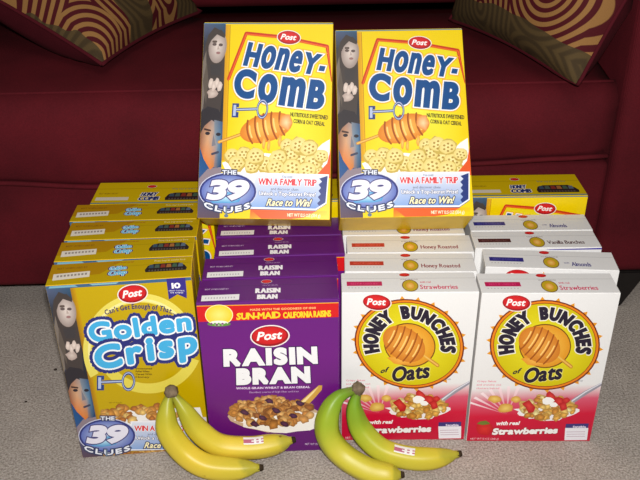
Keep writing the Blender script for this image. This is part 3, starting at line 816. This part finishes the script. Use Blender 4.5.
OATS_CACHE = {}
def build_oats(flavour):
    """flavour: (word on top, small word or None, text colour, strip colour, band colour)"""
    top_word, small, tcol, scol, band = flavour
    k = 'oats'; W, H, D = DIM[k]
    root = empty('cereal_box'); carton(k, M_WHITE, root)
    hm = front_homography(k, ((481.9, 293.2), (620.6, 293), (589.4, 441.4), (466.6, 441.4)))
    z = zoomed(hm, 460, 270, 3.556); zd = zoomed(hm, 440, 360, 4)
    shared = OATS_CACHE
    def fin(p, name, parent):
        if name in shared and name in ('emblem', 'honey_dipper_picture', 'title_lettering', 'small_title_lettering', 'maker_badge', 'nutrition_label'):
            o = bpy.data.objects.new(name, shared[name]); COL.objects.link(o); o.parent = parent; return o
        o = p.build(name, parent); shared.setdefault(name, o.data); return o
    b_ = band; mid = tuple(int(v * .66 + 226 * .34) for v in b_)
    p = new_print(k, 'front', lambda u, v: (u * W, v * H))
    wc = (230, 229, 228)
    p.raw([(0, 0), (1, 0), (1, .585), (0, .62), (1, .68), (0, .72), (1, .79), (0, .82), (1, 1), (0, 1)], [(0, 1, 2, 3), (3, 2, 4, 5), (5, 4, 6, 7), (7, 6, 8, 9)],
          [wc, wc, wc, wc, mid, mid, b_, b_, tuple(int(v * .94) for v in b_), tuple(int(v * .94) for v in b_)], 0)
    if top_word.startswith('Vanilla'): p.poly([(.55, .01), (1, 0), (1, .012), (.6, .014)], (74, 66, 160), 1)
    for i in range(7):                                            # pale rays in the coloured foot of the panel
        a = -2.75 + i * .22
        p.raw([(.3, .8), (.3 + .34 * cos(a), .8 + .2 * sin(a)), (.3 + .34 * cos(a + .08), .8 + .2 * sin(a + .08))], [(0, 1, 2)], [tuple(min(255, int(v * .7 + 70)) for v in b_), (244, 226, 230), (244, 226, 230)], 1)
    fp = p.build('front_panel', root)
    # round emblem
    p = new_print(k, 'front', z)
    cx, cy, rx, ry = 301, 266, 195, 161
    for i in range(22):
        a = i * 2 * pi / 22 + .1
        p.poly([(cx + rx * 1.07 * cos(a), cy + ry * 1.07 * sin(a)), (cx + rx * .99 * cos(a + .05), cy + ry * .99 * sin(a + .05)), (cx + rx * .99 * cos(a - .05), cy + ry * .99 * sin(a - .05))], (226, 150, 30), 1)
    p.ell(cx, cy, rx, ry, (110, 30, 18), 2, n=48); p.ell(cx, cy, rx * .975, ry * .972, (228, 128, 20), 3, n=48)
    p.ell(cx, cy, rx * .935, ry * .932, (150, 50, 20), 4, n=48)
    p.ell(cx, cy, rx * .922, ry * .916, (206, 190, 0), 5, n=48, center_col=(236, 226, 40))
    p.ell(302, 270, 92, 79, (116, 70, 16), 6, n=36); p.ell(302, 270, 88, 75, (222, 148, 30), 7, n=36, center_col=(244, 196, 80))
    em = fin(p, 'emblem', fp)
    p = new_print(k, 'front', z)
    dipper(p, (218, 226), (346, 306), 60, (394, 344), 8, ((206, 122, 34), (236, 166, 70), (160, 84, 20)))
    p.blob(270, 322, 48, 20, (226, 150, 44), 8, center_col=(244, 184, 80)); fin(p, 'honey_dipper_picture', fp)
    p = new_print(k, 'front', z)
    BK = (34, 26, 46)
    if 'title_lettering' in shared: p.text = lambda *a, **k_: None
    p.text('HONEY', arc_fn(cx, cy + 4, rx * .56, ry * .58, rx * .85, ry * .87, 166, 246), BK, 9, bold=9, outline=((7, (240, 236, 220)),), gap=.24)
    p.text('BUNCHES', arc_fn(cx, cy + 4, rx * .56, ry * .58, rx * .85, ry * .87, 262, 374), BK, 9, bold=9, outline=((7, (240, 236, 220)),), gap=.24)
    fin(p, 'title_lettering', fp)
    p = new_print(k, 'front', z)
    if 'small_title_lettering' in shared: p.text = lambda *a, **k_: None
    p.text('of', ((193, 354), (221, 348), (213, 366), (185, 372)), BK, 9, bold=2)
    p.text('Oats', ((234, 350), (370, 332), (359, 388), (222, 404)), BK, 9, bold=6, outline=((4, (236, 226, 120)),))
    fin(p, 'small_title_lettering', fp)
    p = new_print(k, 'front', z); maker_badge(p, 200, 116, 53, 31, 0.06, 14); p.build('maker_badge', fp)
    p = new_print(k, 'front', zd)
    for i in range(3): p.text(('Crispy flakes', 'and crunchy oat', 'clusters baked')[i], Q(150 - i * 2, 82 + i * 14, (226, 246, 238)[i], 89 + i * 14), (226, 150, 164), 2, bold=.6)
    p.text('ENLARGED', Q(540, 80, 570, 86), (120, 120, 124), 2)
    p.build('flavour_lettering', fp)
    # cereal on a spoon
    p = new_print(k, 'front', zd)
    p.stroke([(520, 172), (580, 132), (650, 96)], 16, (150, 148, 160), 3); p.stroke([(522, 168), (580, 128), (650, 92)], 5, (220, 220, 228), 4)
    p.blob(430, 206, 122, 34, (240, 236, 236), 4, jit=.16, n=26)
    flake_pile(p, 432, 190, 108, 46, 95, [(214, 160, 70), (226, 180, 96), (190, 128, 50), (236, 206, 140)], 5, 16, 6)
    if top_word == 'Strawberries':
        for x, y, r_ in ((355, 182, 26), (445, 145, 22), (478, 165, 24), (492, 186, 20), (505, 160, 16)):
            p.blob(x, y, r_, r_ * .8, (176, 16, 30), 22, jit=.3, n=8, rot=x * .1, center_col=(222, 66, 60))
        p.blob(430, 162, 26, 14, (246, 244, 240), 23); p.blob(455, 178, 16, 9, (246, 244, 240), 23)
    for x, y, r_ in ((220, 156, 26), (306, 158, 20), (264, 194, 30)):
        p.blob(x, y, r_, r_ * .6, (206, 150, 60), 6, center_col=(236, 206, 110))
    p.build('cereal_picture', fp)
    p = new_print(k, 'front', zd)
    if top_word == 'Strawberries':
        p.text('with real', ((229, 246), (322, 245), (316, 260), (223, 262)), WHT, 5, bold=2)
        p.text('Strawberries', ((216, 274), (474, 268), (468, 294), (208, 300)), WHT, 5, bold=4.5, outline=((4, (150, 10, 24)),))
        p.blob(180, 276, 34, 26, (190, 20, 30), 3, center_col=(220, 50, 44)); p.blob(176, 252, 24, 8, (110, 120, 44), 4)
        p.text('NET WT 13 OZ (368 g)', Q(124, 312, 236, 319), (240, 200, 206), 5)
    else:
        p.text(top_word, ((216, 274), (474, 268), (468, 294), (208, 300)), WHT, 5, bold=4)
    p.build('variety_lettering', fp)
    p = new_print(k, 'front', zd)
    p.raw([(503, 256), (594, 254), (590, 276), (500, 278)], [(0, 1, 2, 3)], (62, 54, 120), 3)
    p.raw([(500, 272), (592, 272), (586, 320), (497, 321)], [(0, 1, 2, 3)], (236, 234, 240), 4)
    p.text('Sensible', Q(530, 263, 582, 271), (230, 220, 240), 5, bold=1)
    for i in range(3): p.stroke([(506, 288 + i * 9), (578, 287 + i * 9)], 2, (190, 160, 180), 5)
    fin(p, 'nutrition_label', fp)
    tf = top_flap_base(k, (222, 221, 220), root)
    p = new_print(k, 'top', lambda u, v: (u * W, v * D))
    p.raw([(.04, .46), (.3, .46), (.3, .68), (.04, .68)], [(0, 1, 2, 3)], scol, 1)
    p.text('BEST IF USED BY', Q(.07, .53, .27, .61), tuple(min(255, v + 45) for v in scol), 2)
    for i in range(10): p.raw([(.05 + i * .024, .76), (.06 + i * .024, .76), (.06 + i * .024, .8), (.05 + i * .024, .8)], [(0, 1, 2, 3)], (186, 182, 182), 1)
    p.build('code_strip', tf)
    p = new_print(k, 'top', lambda u, v: (u * W, v * D))
    maker_badge(p, .475, .13, .042, .1, 0, 1, False)
    p.text('HONEY BUNCHES', Q(.44, .34, .57, .39), (110, 90, 90), 1)
    p.ell(.505, .68, .06, .3, (110, 70, 30), 1); p.ell(.505, .68, .054, .27, (190, 160, 30), 2); p.ell(.505, .69, .03, .16, (220, 150, 50), 3, center_col=(240, 200, 110))
    if small: p.text(small, Q(.58, .46, .66, .55) if small == 'with real' else Q(.6, .64, .64, .71), tcol, 2, bold=.001)
    if top_word == 'Strawberries': q = Q(.575, .65, .85, .86)
    elif top_word == 'Almonds': q = Q(.655, .62, .8, .84)
    else: q = Q(.585, .6, .88, .8)
    p.text(top_word, q, tcol, 2, bold=.0025)
    p.build('top_lettering', tf)
    return root

def copy_tree(o, parent=None):
    c = o.copy(); COL.objects.link(c); c.parent = parent
    for ch in list(o.children): copy_tree(ch, c)
    return c

# ------------------------------------------------------------------ setting
def plane_bm(x0, x1, y0, y1, z=0):
    bm = bmesh.new(); bm.faces.new([bm.verts.new(c) for c in ((x0, y0, z), (x1, y0, z), (x1, y1, z), (x0, y1, z))]); return bm
bm = box_bm(-2.6, 2.6, -2.4, 2.0, -.03, 0)
structure(mesh_obj('floor', bm, M_CARPET))
structure(mesh_obj('wall_back', box_bm(-2.6, 2.6, 1.55, 1.65, 0, 2.6), M_WALL))
structure(mesh_obj('baseboard_back', box_bm(-2.6, 2.6, 1.535, 1.55, 0, .09, .003), M_WHITE))

# ------------------------------------------------------------------ sofa
def sofa():
    root = empty('sofa', (0, 0, 0))
    tag(root, 'maroon upholstered sofa standing behind the rows of cereal boxes', 'sofa')
    YAW = .022
    X0, X1 = -1.42, .505                    # seat span between the arms
    def fy(x, y): return y + (x - .5) * YAW
    def warp(bm):
        for v in bm.verts: v.co.y = fy(v.co.x, v.co.y)
        return bm
    # base rail below the cushions
    bm = box_bm(X0, X1 + .004, .372, 1.13, .083, .31, .012, 3)
    mesh_obj('base_rail', warp(bm), M_SOFA, root, True)
    # seat cushion: rounded front, sagging lower lip
    def lip(x):
        P_ = [(-1.4, .298), (-.56, .300), (-.376, .2885), (-.2, .287), (0, .299), (.26, .316), (.42, .322), (.5, .325)]
        for (a, za), (b_, zb_) in zip(P_, P_[1:]):
            if a <= x <= b_: 
                t = (x - a) / (b_ - a); t = t * t * (3 - 2 * t); return za + (zb_ - za) * t
        return .325 if x > 0 else .298
    bm = bmesh.new(); rings = []
    nx = 60
    for i in range(nx + 1):
        x = X0 + .004 + (X1 - X0 - .008) * i / nx; zl = lip(x)
        e = min(i, nx - i); pin = 0 if e > 1 else (.012 if e == 0 else .003)
        yf, zt = .3605, .455
        prof = [(1.0, zl + .03), (yf + .06, zl), (yf + .018, zl - .001), (yf + .005, zl + .004), (yf - .001 + pin, zl + .016), (yf - .006 + pin, zl + .07), (yf - .002 + pin, zt - .05)]
        for k in range(1, 6):
            a = k / 6 * pi / 2; prof.append((yf + .046 - .046 * cos(a) + pin * .5, zt - .048 + .046 * sin(a)))
        prof += [(yf + .06, zt - pin), (yf + .18, zt + .012 - pin), (yf + .34, zt + .01 - pin), (1.0, zt - pin)]
        rings.append([bm.verts.new((x, fy(x, y), z)) for y, z in prof])
    for a, b_ in zip(rings, rings[1:]):
        for k in range(len(a) - 1): bm.faces.new((a[k], a[k + 1], b_[k + 1], b_[k]))
        bm.faces.new((a[-1], a[0], b_[0], b_[-1]))
    bm.faces.new(rings[0]); bm.faces.new(rings[-1][::-1])
    bmesh.ops.recalc_face_normals(bm, faces=bm.faces[:])
    cu = mesh_obj('seat_cushion', bm, M_SOFA, root, True)
    # piping along its upper edge and its lower lip
    xs = [X0 + .01 + (X1 - X0 - .02) * i / 60 for i in range(61)]
    mesh_obj('piping', tube_bm([(x, fy(x, .392), .451) for x in xs], .0028, 8), M_SOFA, cu, True)
    mesh_obj('piping', tube_bm([(x, fy(x, .359), lip(x) + .004) for x in xs], .0045, 8), M_SOFA, cu, True)
    # back cushions and back
    for a, b_ in ((X0 + .005, -.46), (-.45, X1 - .006)):
        bm = box_bm(a, b_, .80, 1.0, .472, .86, .05, 4)
        for v in bm.verts:
            v.co.y += (v.co.z - .455) * .18
        mesh_obj('back_cushion', warp(bm), M_SOFA, root, True)
    bm = box_bm(X0 - .1, X1 + .1, 1.02, 1.19, .083, .83, .03, 4)
    mesh_obj('backrest', warp(bm), M_SOFA, root, True)
    for a, b_ in ((X0 - .13, X0), (X1 + .004, X1 + .118)):
        bm = box_bm(a, b_, .362, 1.1, .083, .64, .022, 4)
        mesh_obj('arm', warp(bm), M_SOFA, root, True)
    for x in (X0 - .09, X1 + .05):
        for y in (.36, 1.06):
            bm = box_bm(x - .062, x + .062, y + .006, y + .1, 0, .086)
            for v in bm.verts:
                if v.co.z < .04: v.co.x = x + (v.co.x - x) * .42 ; v.co.y = (y + .05) + (v.co.y - y - .05) * .8
            bmesh.ops.bevel(bm, geom=bm.edges[:], offset=.003, segments=2, affect='EDGES')
            mesh_obj('leg', warp(bm), M_LEG, root)
    return root
sofa()

# ------------------------------------------------------------------ pillows
def pillow(P0, P2, alpha, side, label, seed, size, thick, lift=0, axis='Y', phase=None):
    """square pillow: edge P0-P2 rests on the seat, the other edge is raised by alpha towards 'side'"""
    P0, P2 = Vector(P0), Vector(P2)
    e = (P2 - P0).normalized(); q = Vector((-e.y, e.x, 0)).normalized() * side
    d = (q * cos(alpha) + Vector((0, 0, 1)) * sin(alpha)).normalized()
    d = (d - e * d.dot(e)).normalized()
    n = e.cross(d)
    if n.dot(CAM_POS - P0) < 0: n = -n
    X, Yv = (e, d) if e.cross(d).dot(n) > 0 else (d, e)
    c = P0 + (e + d) * size / 2 + n * lift
    root = empty('throw_pillow'); tag(root, label, 'pillow', None)
    root.matrix_world = Matrix.Translation(c) @ Matrix((X, Yv, n)).transposed().to_4x4()
    G = 34
    def surf(sgn):
        bm = bmesh.new(); g = {}
        for i in range(G + 1):
            for j in range(G + 1):
                u, v = -1 + 2 * i / G, -1 + 2 * j / G
                pu, pv = u * (1 - .06 * (1 - v * v) * abs(u) ** 3), v * (1 - .06 * (1 - u * u) * abs(v) ** 3)
                h = ((1 - abs(u) ** 2.4) * (1 - abs(v) ** 2.4)) ** .45
                h += .03 * sin(7 * u + 3 * v + seed) * h
                g[i, j] = bm.verts.new((pu * size / 2, pv * size / 2, sgn * (thick / 2 * h)))
        for i in range(G):
            for j in range(G):
                f = (g[i, j], g[i + 1, j], g[i + 1, j + 1], g[i, j + 1])
                bm.faces.new(f if sgn > 0 else f[::-1])
        return bm
    MW = root.matrix_world.copy(); MI = MW.inverted()
    def settle(bm):
        for v in bm.verts:
            w = MW @ v.co
            w.z = max(w.z, .4705 if w.z > .44 else .4705 + (w.z - .44) * .02); w.x = min(w.x, .4985)
            w.y = min(w.y, .80 + (w.z - .455) * .18 + (w.x - .5) * .022 - .006)
            v.co = MI @ w
        return bm
    mesh_obj('front_cover', settle(surf(1)), pillow_face_material('swirl_weave', seed, axis, phase), root, True)
    mesh_obj('back_cover', settle(surf(-1)), M_MAROON, root, True)
    pts = []
    for k in range(4 * 24 + 1):
        s, t = divmod(k % 96, 24); t = -1 + 2 * t / 24
        u, v = ((t, -1), (1, t), (-t, 1), (-1, -t))[s]
        pu, pv = u * (1 - .06 * (1 - v * v) * abs(u) ** 3), v * (1 - .06 * (1 - u * u) * abs(v) ** 3)
        pts.append((pu * size / 2, pv * size / 2, 0))
    mesh_obj('piping', settle(tube_bm(pts, .0035, 8)), M_MAROON, root, True)
    return root
pillow((-.3656, .428, .480), (-.245, .746, .480), radians(24), 1, 'swirl-patterned throw pillow lying on the sofa seat at the left, maroon underside showing', 1.3, .36, .17, 0, 'X', -1.1)
pillow((.4120, .321, .466), (.2670, .65, .482), radians(60), -1, 'swirl-patterned throw pillow propped up at the right end of the sofa by the arm', 4.1, .38, .16, 0, 'X', 4.1)

# ------------------------------------------------------------------ cereal boxes
G_CR, G_RA = 'yellow blue-titled cereal boxes in the left row', 'purple cereal boxes in the second row'
G_HO, G_AL, G_CO = 'white honey roasted cereal boxes in the third row', 'white almond cereal boxes in the right row', 'yellow honey cereal boxes'
G_ST = 'white strawberry cereal boxes at the front'
def put(o, x, y, yaw, label, group, z=0.0):
    global LAST
    W = max(v[0] for c in o.children for v in c.bound_box) * 2; D = max(v[1] for c in o.children for v in c.bound_box); a = radians(yaw)
    if LAST and abs(LAST[0] - x) < .05:             # keep clear of the box in front
        X_, Y_, A_, D_, W_ = LAST
        back = lambda q: Y_ + D_ / cos(A_) + (q - X_) * math.tan(A_)
        front = lambda q: y + (q - x) * math.tan(a)
        gap = max(back(q) - front(q) for q in (max(X_ - W_ / 2, x - W / 2) - .004, min(X_ + W_ / 2, x + W / 2) + .004)) + .0019
        if gap > 0: y += gap
    LAST = (x, y, a, D, W)
    o.location = (x, y, z); o.rotation_euler = (0, 0, radians(yaw)); tag(o, label, 'cereal box', group); return o

LAST = None
src = build_crisp()
spots = [(-.272, .0049, 5.37, 'yellow cereal box with big blue title, foremost of the left row, behind the left bananas'),
         (-.2773, .0613, 3.42, 'yellow cereal box second from the front in the left row, top and upper edge showing'),
         (-.2788, .1156, 2.1, 'yellow cereal box third from the front in the left row, between two alike'),
         (-.2859, .1732, 1.08, 'yellow blue-titled cereal box fourth from the front in the left row, before the rearmost box')]
for i, (x, y, a, l) in enumerate(spots): put(src if i == 0 else copy_tree(src), x, y, a, l, G_CR)

src = build_raisin()
spots = [(-.0728, .0035, 1.65, 'purple cereal box with white title and red band, foremost of the second row'),
         (-.0718, .0632, 1.84, 'purple cereal box second from the front, directly behind the foremost purple box'),
         (-.0605, .1226, 1.95, 'purple cereal box third from the front, shifted right so its red band shows'),
         (-.0640, .1815, .6, 'rearmost purple cereal box, with the left leaning yellow box standing on it')]
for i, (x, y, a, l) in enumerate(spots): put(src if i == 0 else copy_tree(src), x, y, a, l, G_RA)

straw = build_oats(('Strawberries', 'with real', (206, 60, 96), (186, 24, 84), (206, 16, 56)))
put(straw, .1251, .0254, -.65, 'white and pink strawberry cereal box behind the right, greener bananas', G_ST)
STRAW2 = (copy_tree(straw), .3196, .0187, -1.2, 'white and pink strawberry cereal box foremost of the right row, no bananas before it', G_ST)
honey = build_oats(('Honey Roasted', None, (140, 40, 56), (186, 52, 44), (226, 150, 40)))
put(honey, .1311, .0782, -1.4, 'white honey roasted cereal box right behind the strawberry box in the third row', G_HO)
put(copy_tree(honey), .1365, .1308, -.72, 'white honey roasted cereal box in the middle of three alike in the third row', G_HO)
put(copy_tree(honey), .1315, .1845, .1, 'rearmost white honey roasted cereal box, under the right leaning yellow box', G_HO)
put(*STRAW2)
alm = build_oats(('Almonds', 'with', (64, 60, 130), (44, 42, 124), (60, 60, 150)))
put(alm, .3369, .0815, -4.6, 'white almond cereal box set askew, second in the right row behind the strawberry box', G_AL)
ALM2 = (copy_tree(alm), .3337, .1945, -.5, 'white almond cereal box just before the rear yellow box in the right row', G_AL)
van = build_oats(('Vanilla Bunches', None, (84, 50, 52), (74, 34, 34), (80, 70, 170)))
put(van, .3316, .139, -.6, 'white vanilla cereal box with dark brown strip, between the two almond boxes', 'white vanilla cereal box')
put(*ALM2)

comb = build_comb()
put(comb, -.2735, .2535, .1, 'yellow honey cereal box at the very back of the left row, beneath the sofa lip', G_CO)
put(copy_tree(comb), .3388, .2623, 0, 'yellow honey cereal box at the back of the right row, behind the almond box', G_CO)
put(copy_tree(comb), -.0672, .256, .5, 'yellow honey cereal box hidden behind the left leaning box, top corner showing', G_CO)
def lean(o, x, y, z, tilt, yaw, label):
    """stands on its lower back edge and leans back against the sofa cushion; (x, y, z) is the middle of that edge"""
    D = DIM['comb'][2]
    M = Matrix.Translation((x, y, z)) @ Matrix.Rotation(radians(yaw), 4, 'Z') @ Matrix.Rotation(radians(-tilt), 4, 'X') @ Matrix.Translation((0, -D, 0))
    o.matrix_world = M; tag(o, label, 'cereal box', G_CO)
lean(copy_tree(comb), -.0808, .2114, .2832, 36.3, -3.1, 'upright yellow honey cereal box leaning back on the purple boxes, left of the two')
lean(copy_tree(comb), .1289, .1990, .2797, 43.0, .6, 'upright yellow honey cereal box leaning back on the white boxes, right of the two')

# ------------------------------------------------------------------ bananas
def smooth_path(pts, n):
    P_ = [Vector(p_) for p_ in pts]; P_ = [P_[0] * 2 - P_[1]] + P_ + [P_[-1] * 2 - P_[-2]]
    out = []; m = len(P_) - 3
    for i in range(n + 1):
        t = i / n * m; k = min(int(t), m - 1); t -= k
        a, b_, c, d = P_[k:k + 4]
        out.append(.5 * ((2 * b_) + (c - a) * t + (2 * a - 5 * b_ + 4 * c - d) * t * t + (3 * b_ - a - 3 * c + d) * t ** 3))
    return out
def sweep(path, rad, n, prof=None):
    bm = bmesh.new(); lay = bm.verts.layers.float.new('along'); rings = []
    up = Vector((0, 0, 1))
    prev = None
    for i, p_ in enumerate(path):
        t = (path[min(i + 1, len(path) - 1)] - path[max(i - 1, 0)]).normalized()
        if prev is None: s = t.cross(Vector((0, 1, 0))).normalized()
        else: s = (prev - t * prev.dot(t)).normalized()
        prev = s; q = t.cross(s); u = i / (len(path) - 1); r = rad(u); ring = []
        for k in range(n):
            a = 2 * pi * k / n; rr = r * (1 + .045 * cos(5 * a) * (1 if .1 < u < .97 else .3))
            v = bm.verts.new(p_ + (s * cos(a) + q * sin(a)) * rr); v[lay] = u; ring.append(v)
        rings.append(ring)
    for a, b_ in zip(rings, rings[1:]):
        for k in range(n): bm.faces.new((a[k], a[(k + 1) % n], b_[(k + 1) % n], b_[k]))
    bm.faces.new(rings[0][::-1]); bm.faces.new(rings[-1])
    bmesh.ops.recalc_face_normals(bm, faces=bm.faces[:])
    return bm
def rad_banana(rm):
    def f(u):
        if u < .2: return .0056 + (rm * .74 - .0056) * (u / .2) ** 1.6
        if u < .4: t = (u - .2) / .2; return rm * .74 + rm * .26 * sin(t * pi / 2)
        if u < .74: return rm
        t = (u - .74) / .26
        return max(.0052, rm * (1 - t ** 2.3) ** .62) if t < 1 else .0052
    return f
STK1 = -.5
def banana_bunch(crown, paths, label, green, stick):
    root = empty('banana_bunch', crown); tag(root, label, 'bananas', 'bunches of two bananas')
    root['label'] = label
    bpy.context.view_layer.update()
    off = Vector(crown)
    mat = banana_material('banana_peel', green)
    for idx_, (pts, rm) in enumerate(paths):
        path = smooth_path([Vector(p_) - off for p_ in pts], 44)
        b_ = mesh_obj('banana', sweep(path, rad_banana(rm), 20), mat, root, True)
        e = path[-1]; t = (path[-1] - path[-3]).normalized()
        mesh_obj('tip', sweep([e - t * .002, e + t * .002, e + t * .005], lambda u: .0056 - .0016 * u, 10), M_TIP, b_, True)
        if idx_ == stick[0]:
            i0 = int(stick[1] * 44); c = path[i0]; t = (path[i0 + 1] - path[i0 - 1]).normalized()
            view = (CAM_POS + Vector((0, 0, .12)) - (c + off)); nrm = (view - t * view.dot(t)).normalized(); sd = t.cross(nrm)
            p0 = Vector(stick[2]) if len(stick) > 2 else Vector((0, 0, 0))
            bm = bmesh.new(); g = []
            for iu in range(9):
                row = []
                cc = path[i0] + t * (iu / 8 - .5) * .026
                # follow the path so that the sticker hugs the peel
                kk = i0 + (iu / 8 - .5) * (.022) / ((path[1] - path[0]).length or 1)
                j = max(0, min(43, int(kk))); fr = kk - j; cc = path[j].lerp(path[j + 1], fr)
                for iv in range(7):
                    a = (iv / 6 - .5) * .68 + stick[3]
                    row.append(bm.verts.new(cc + (nrm * cos(a) + sd * sin(a)) * (rm * 1.06 + .0003)))
                g.append(row)
            for a in range(8):
                for q in range(6):
                    f = bm.faces.new((g[a][q], g[a + 1][q], g[a + 1][q + 1], g[a][q + 1])); f.material_index = 1 if (a < 3 and 1 < q < 5) or (q in (2, 4) and a % 2) else 0
            bmesh.ops.recalc_face_normals(bm, faces=bm.faces[:])
            o = mesh_obj('sticker', bm, [M_WHITE, simple('sticker_ink', (176, 96, 120), .4, .4)], b_, True)
            o['label'] = 'white fruit sticker'
    # crown where the stems meet
    ds = [((Vector(p_[0][1]) - off).normalized()) for p_ in paths]
    ax = -(ds[0] + ds[1]).normalized()
    bm = sweep([-ax * .007, -ax * .003, ax * .002, ax * .006, ax * .008], lambda u: .0086 + .002 * sin(pi * u) - .002 * u, 14)
    for v in bm.verts: v.co += Vector((rnd.uniform(-1, 1), rnd.uniform(-1, 1), rnd.uniform(-1, 1))) * .0013
    mesh_obj('crown', bm, M_STEM, root, True)
    return root
banana_bunch((-.2185, -.008, .133),
    [([(-.2200, -.009, .131), (-.2255, -.020, .111), (-.2255, -.030, .081), (-.2050, -.040, .047), (-.1740, -.0510, .0290), (-.1340, -.0530, .0230), (-.0925, -.0545, .0265)], .0178),
     ([(-.2165, -.009, .131), (-.2005, -.0175, .108), (-.1835, -.0205, .072), (-.1550, -.0250, .045), (-.1120, -.0235, .036), (-.0760, -.0180, .036), (-.0455, -.0150, .042)], .0172)],
    'pair of yellow bananas on the carpet leaning against the left boxes', False, (1, .71, (0, 0, 0), STK1))
banana_bunch((.0525, .003, .1250),
    [([(.0510, .003, .1240), (.0240, -.0070, .1170), (.0090, -.0190, .0930), (.0085, -.0280, .0620), (.0285, -.0405, .0360), (.0640, -.0580, .0225), (.0960, -.0670, .0215), (.1130, -.0690, .0235)], .0182),
     ([(.0540, .002, .1240), (.0470, -.0055, .0970), (.0560, -.0110, .0600), (.0830, -.0270, .0350), (.1200, -.0365, .0255), (.1600, -.0390, .0240), (.2010, -.0360, .0300)], .0172)],
    'pair of greenish-yellow bananas on the carpet before the third row of boxes', True, (1, .66, (0, 0, 0), STK1))

# ------------------------------------------------------------------ specks on the carpet
for x, y, r_, l in ((-.4686, .2078, .0028, 'tiny dark speck on the carpet left of the boxes'), (-.4952, .1251, .0022, 'tiny dark speck on the carpet lower left, nearer the camera')):
    bm = bmesh.new(); bmesh.ops.create_icosphere(bm, subdivisions=2, radius=r_)
    for v in bm.verts: v.co = Vector((v.co.x * 1.2, v.co.y, v.co.z * .5 + r_ * .4)) * (1 + rnd.uniform(-.15, .15))
    o = mesh_obj('carpet_speck', bm, M_DIRT, None, True); o.location = (x, y, 0.0); tag(o, l, 'speck', 'specks on the carpet')
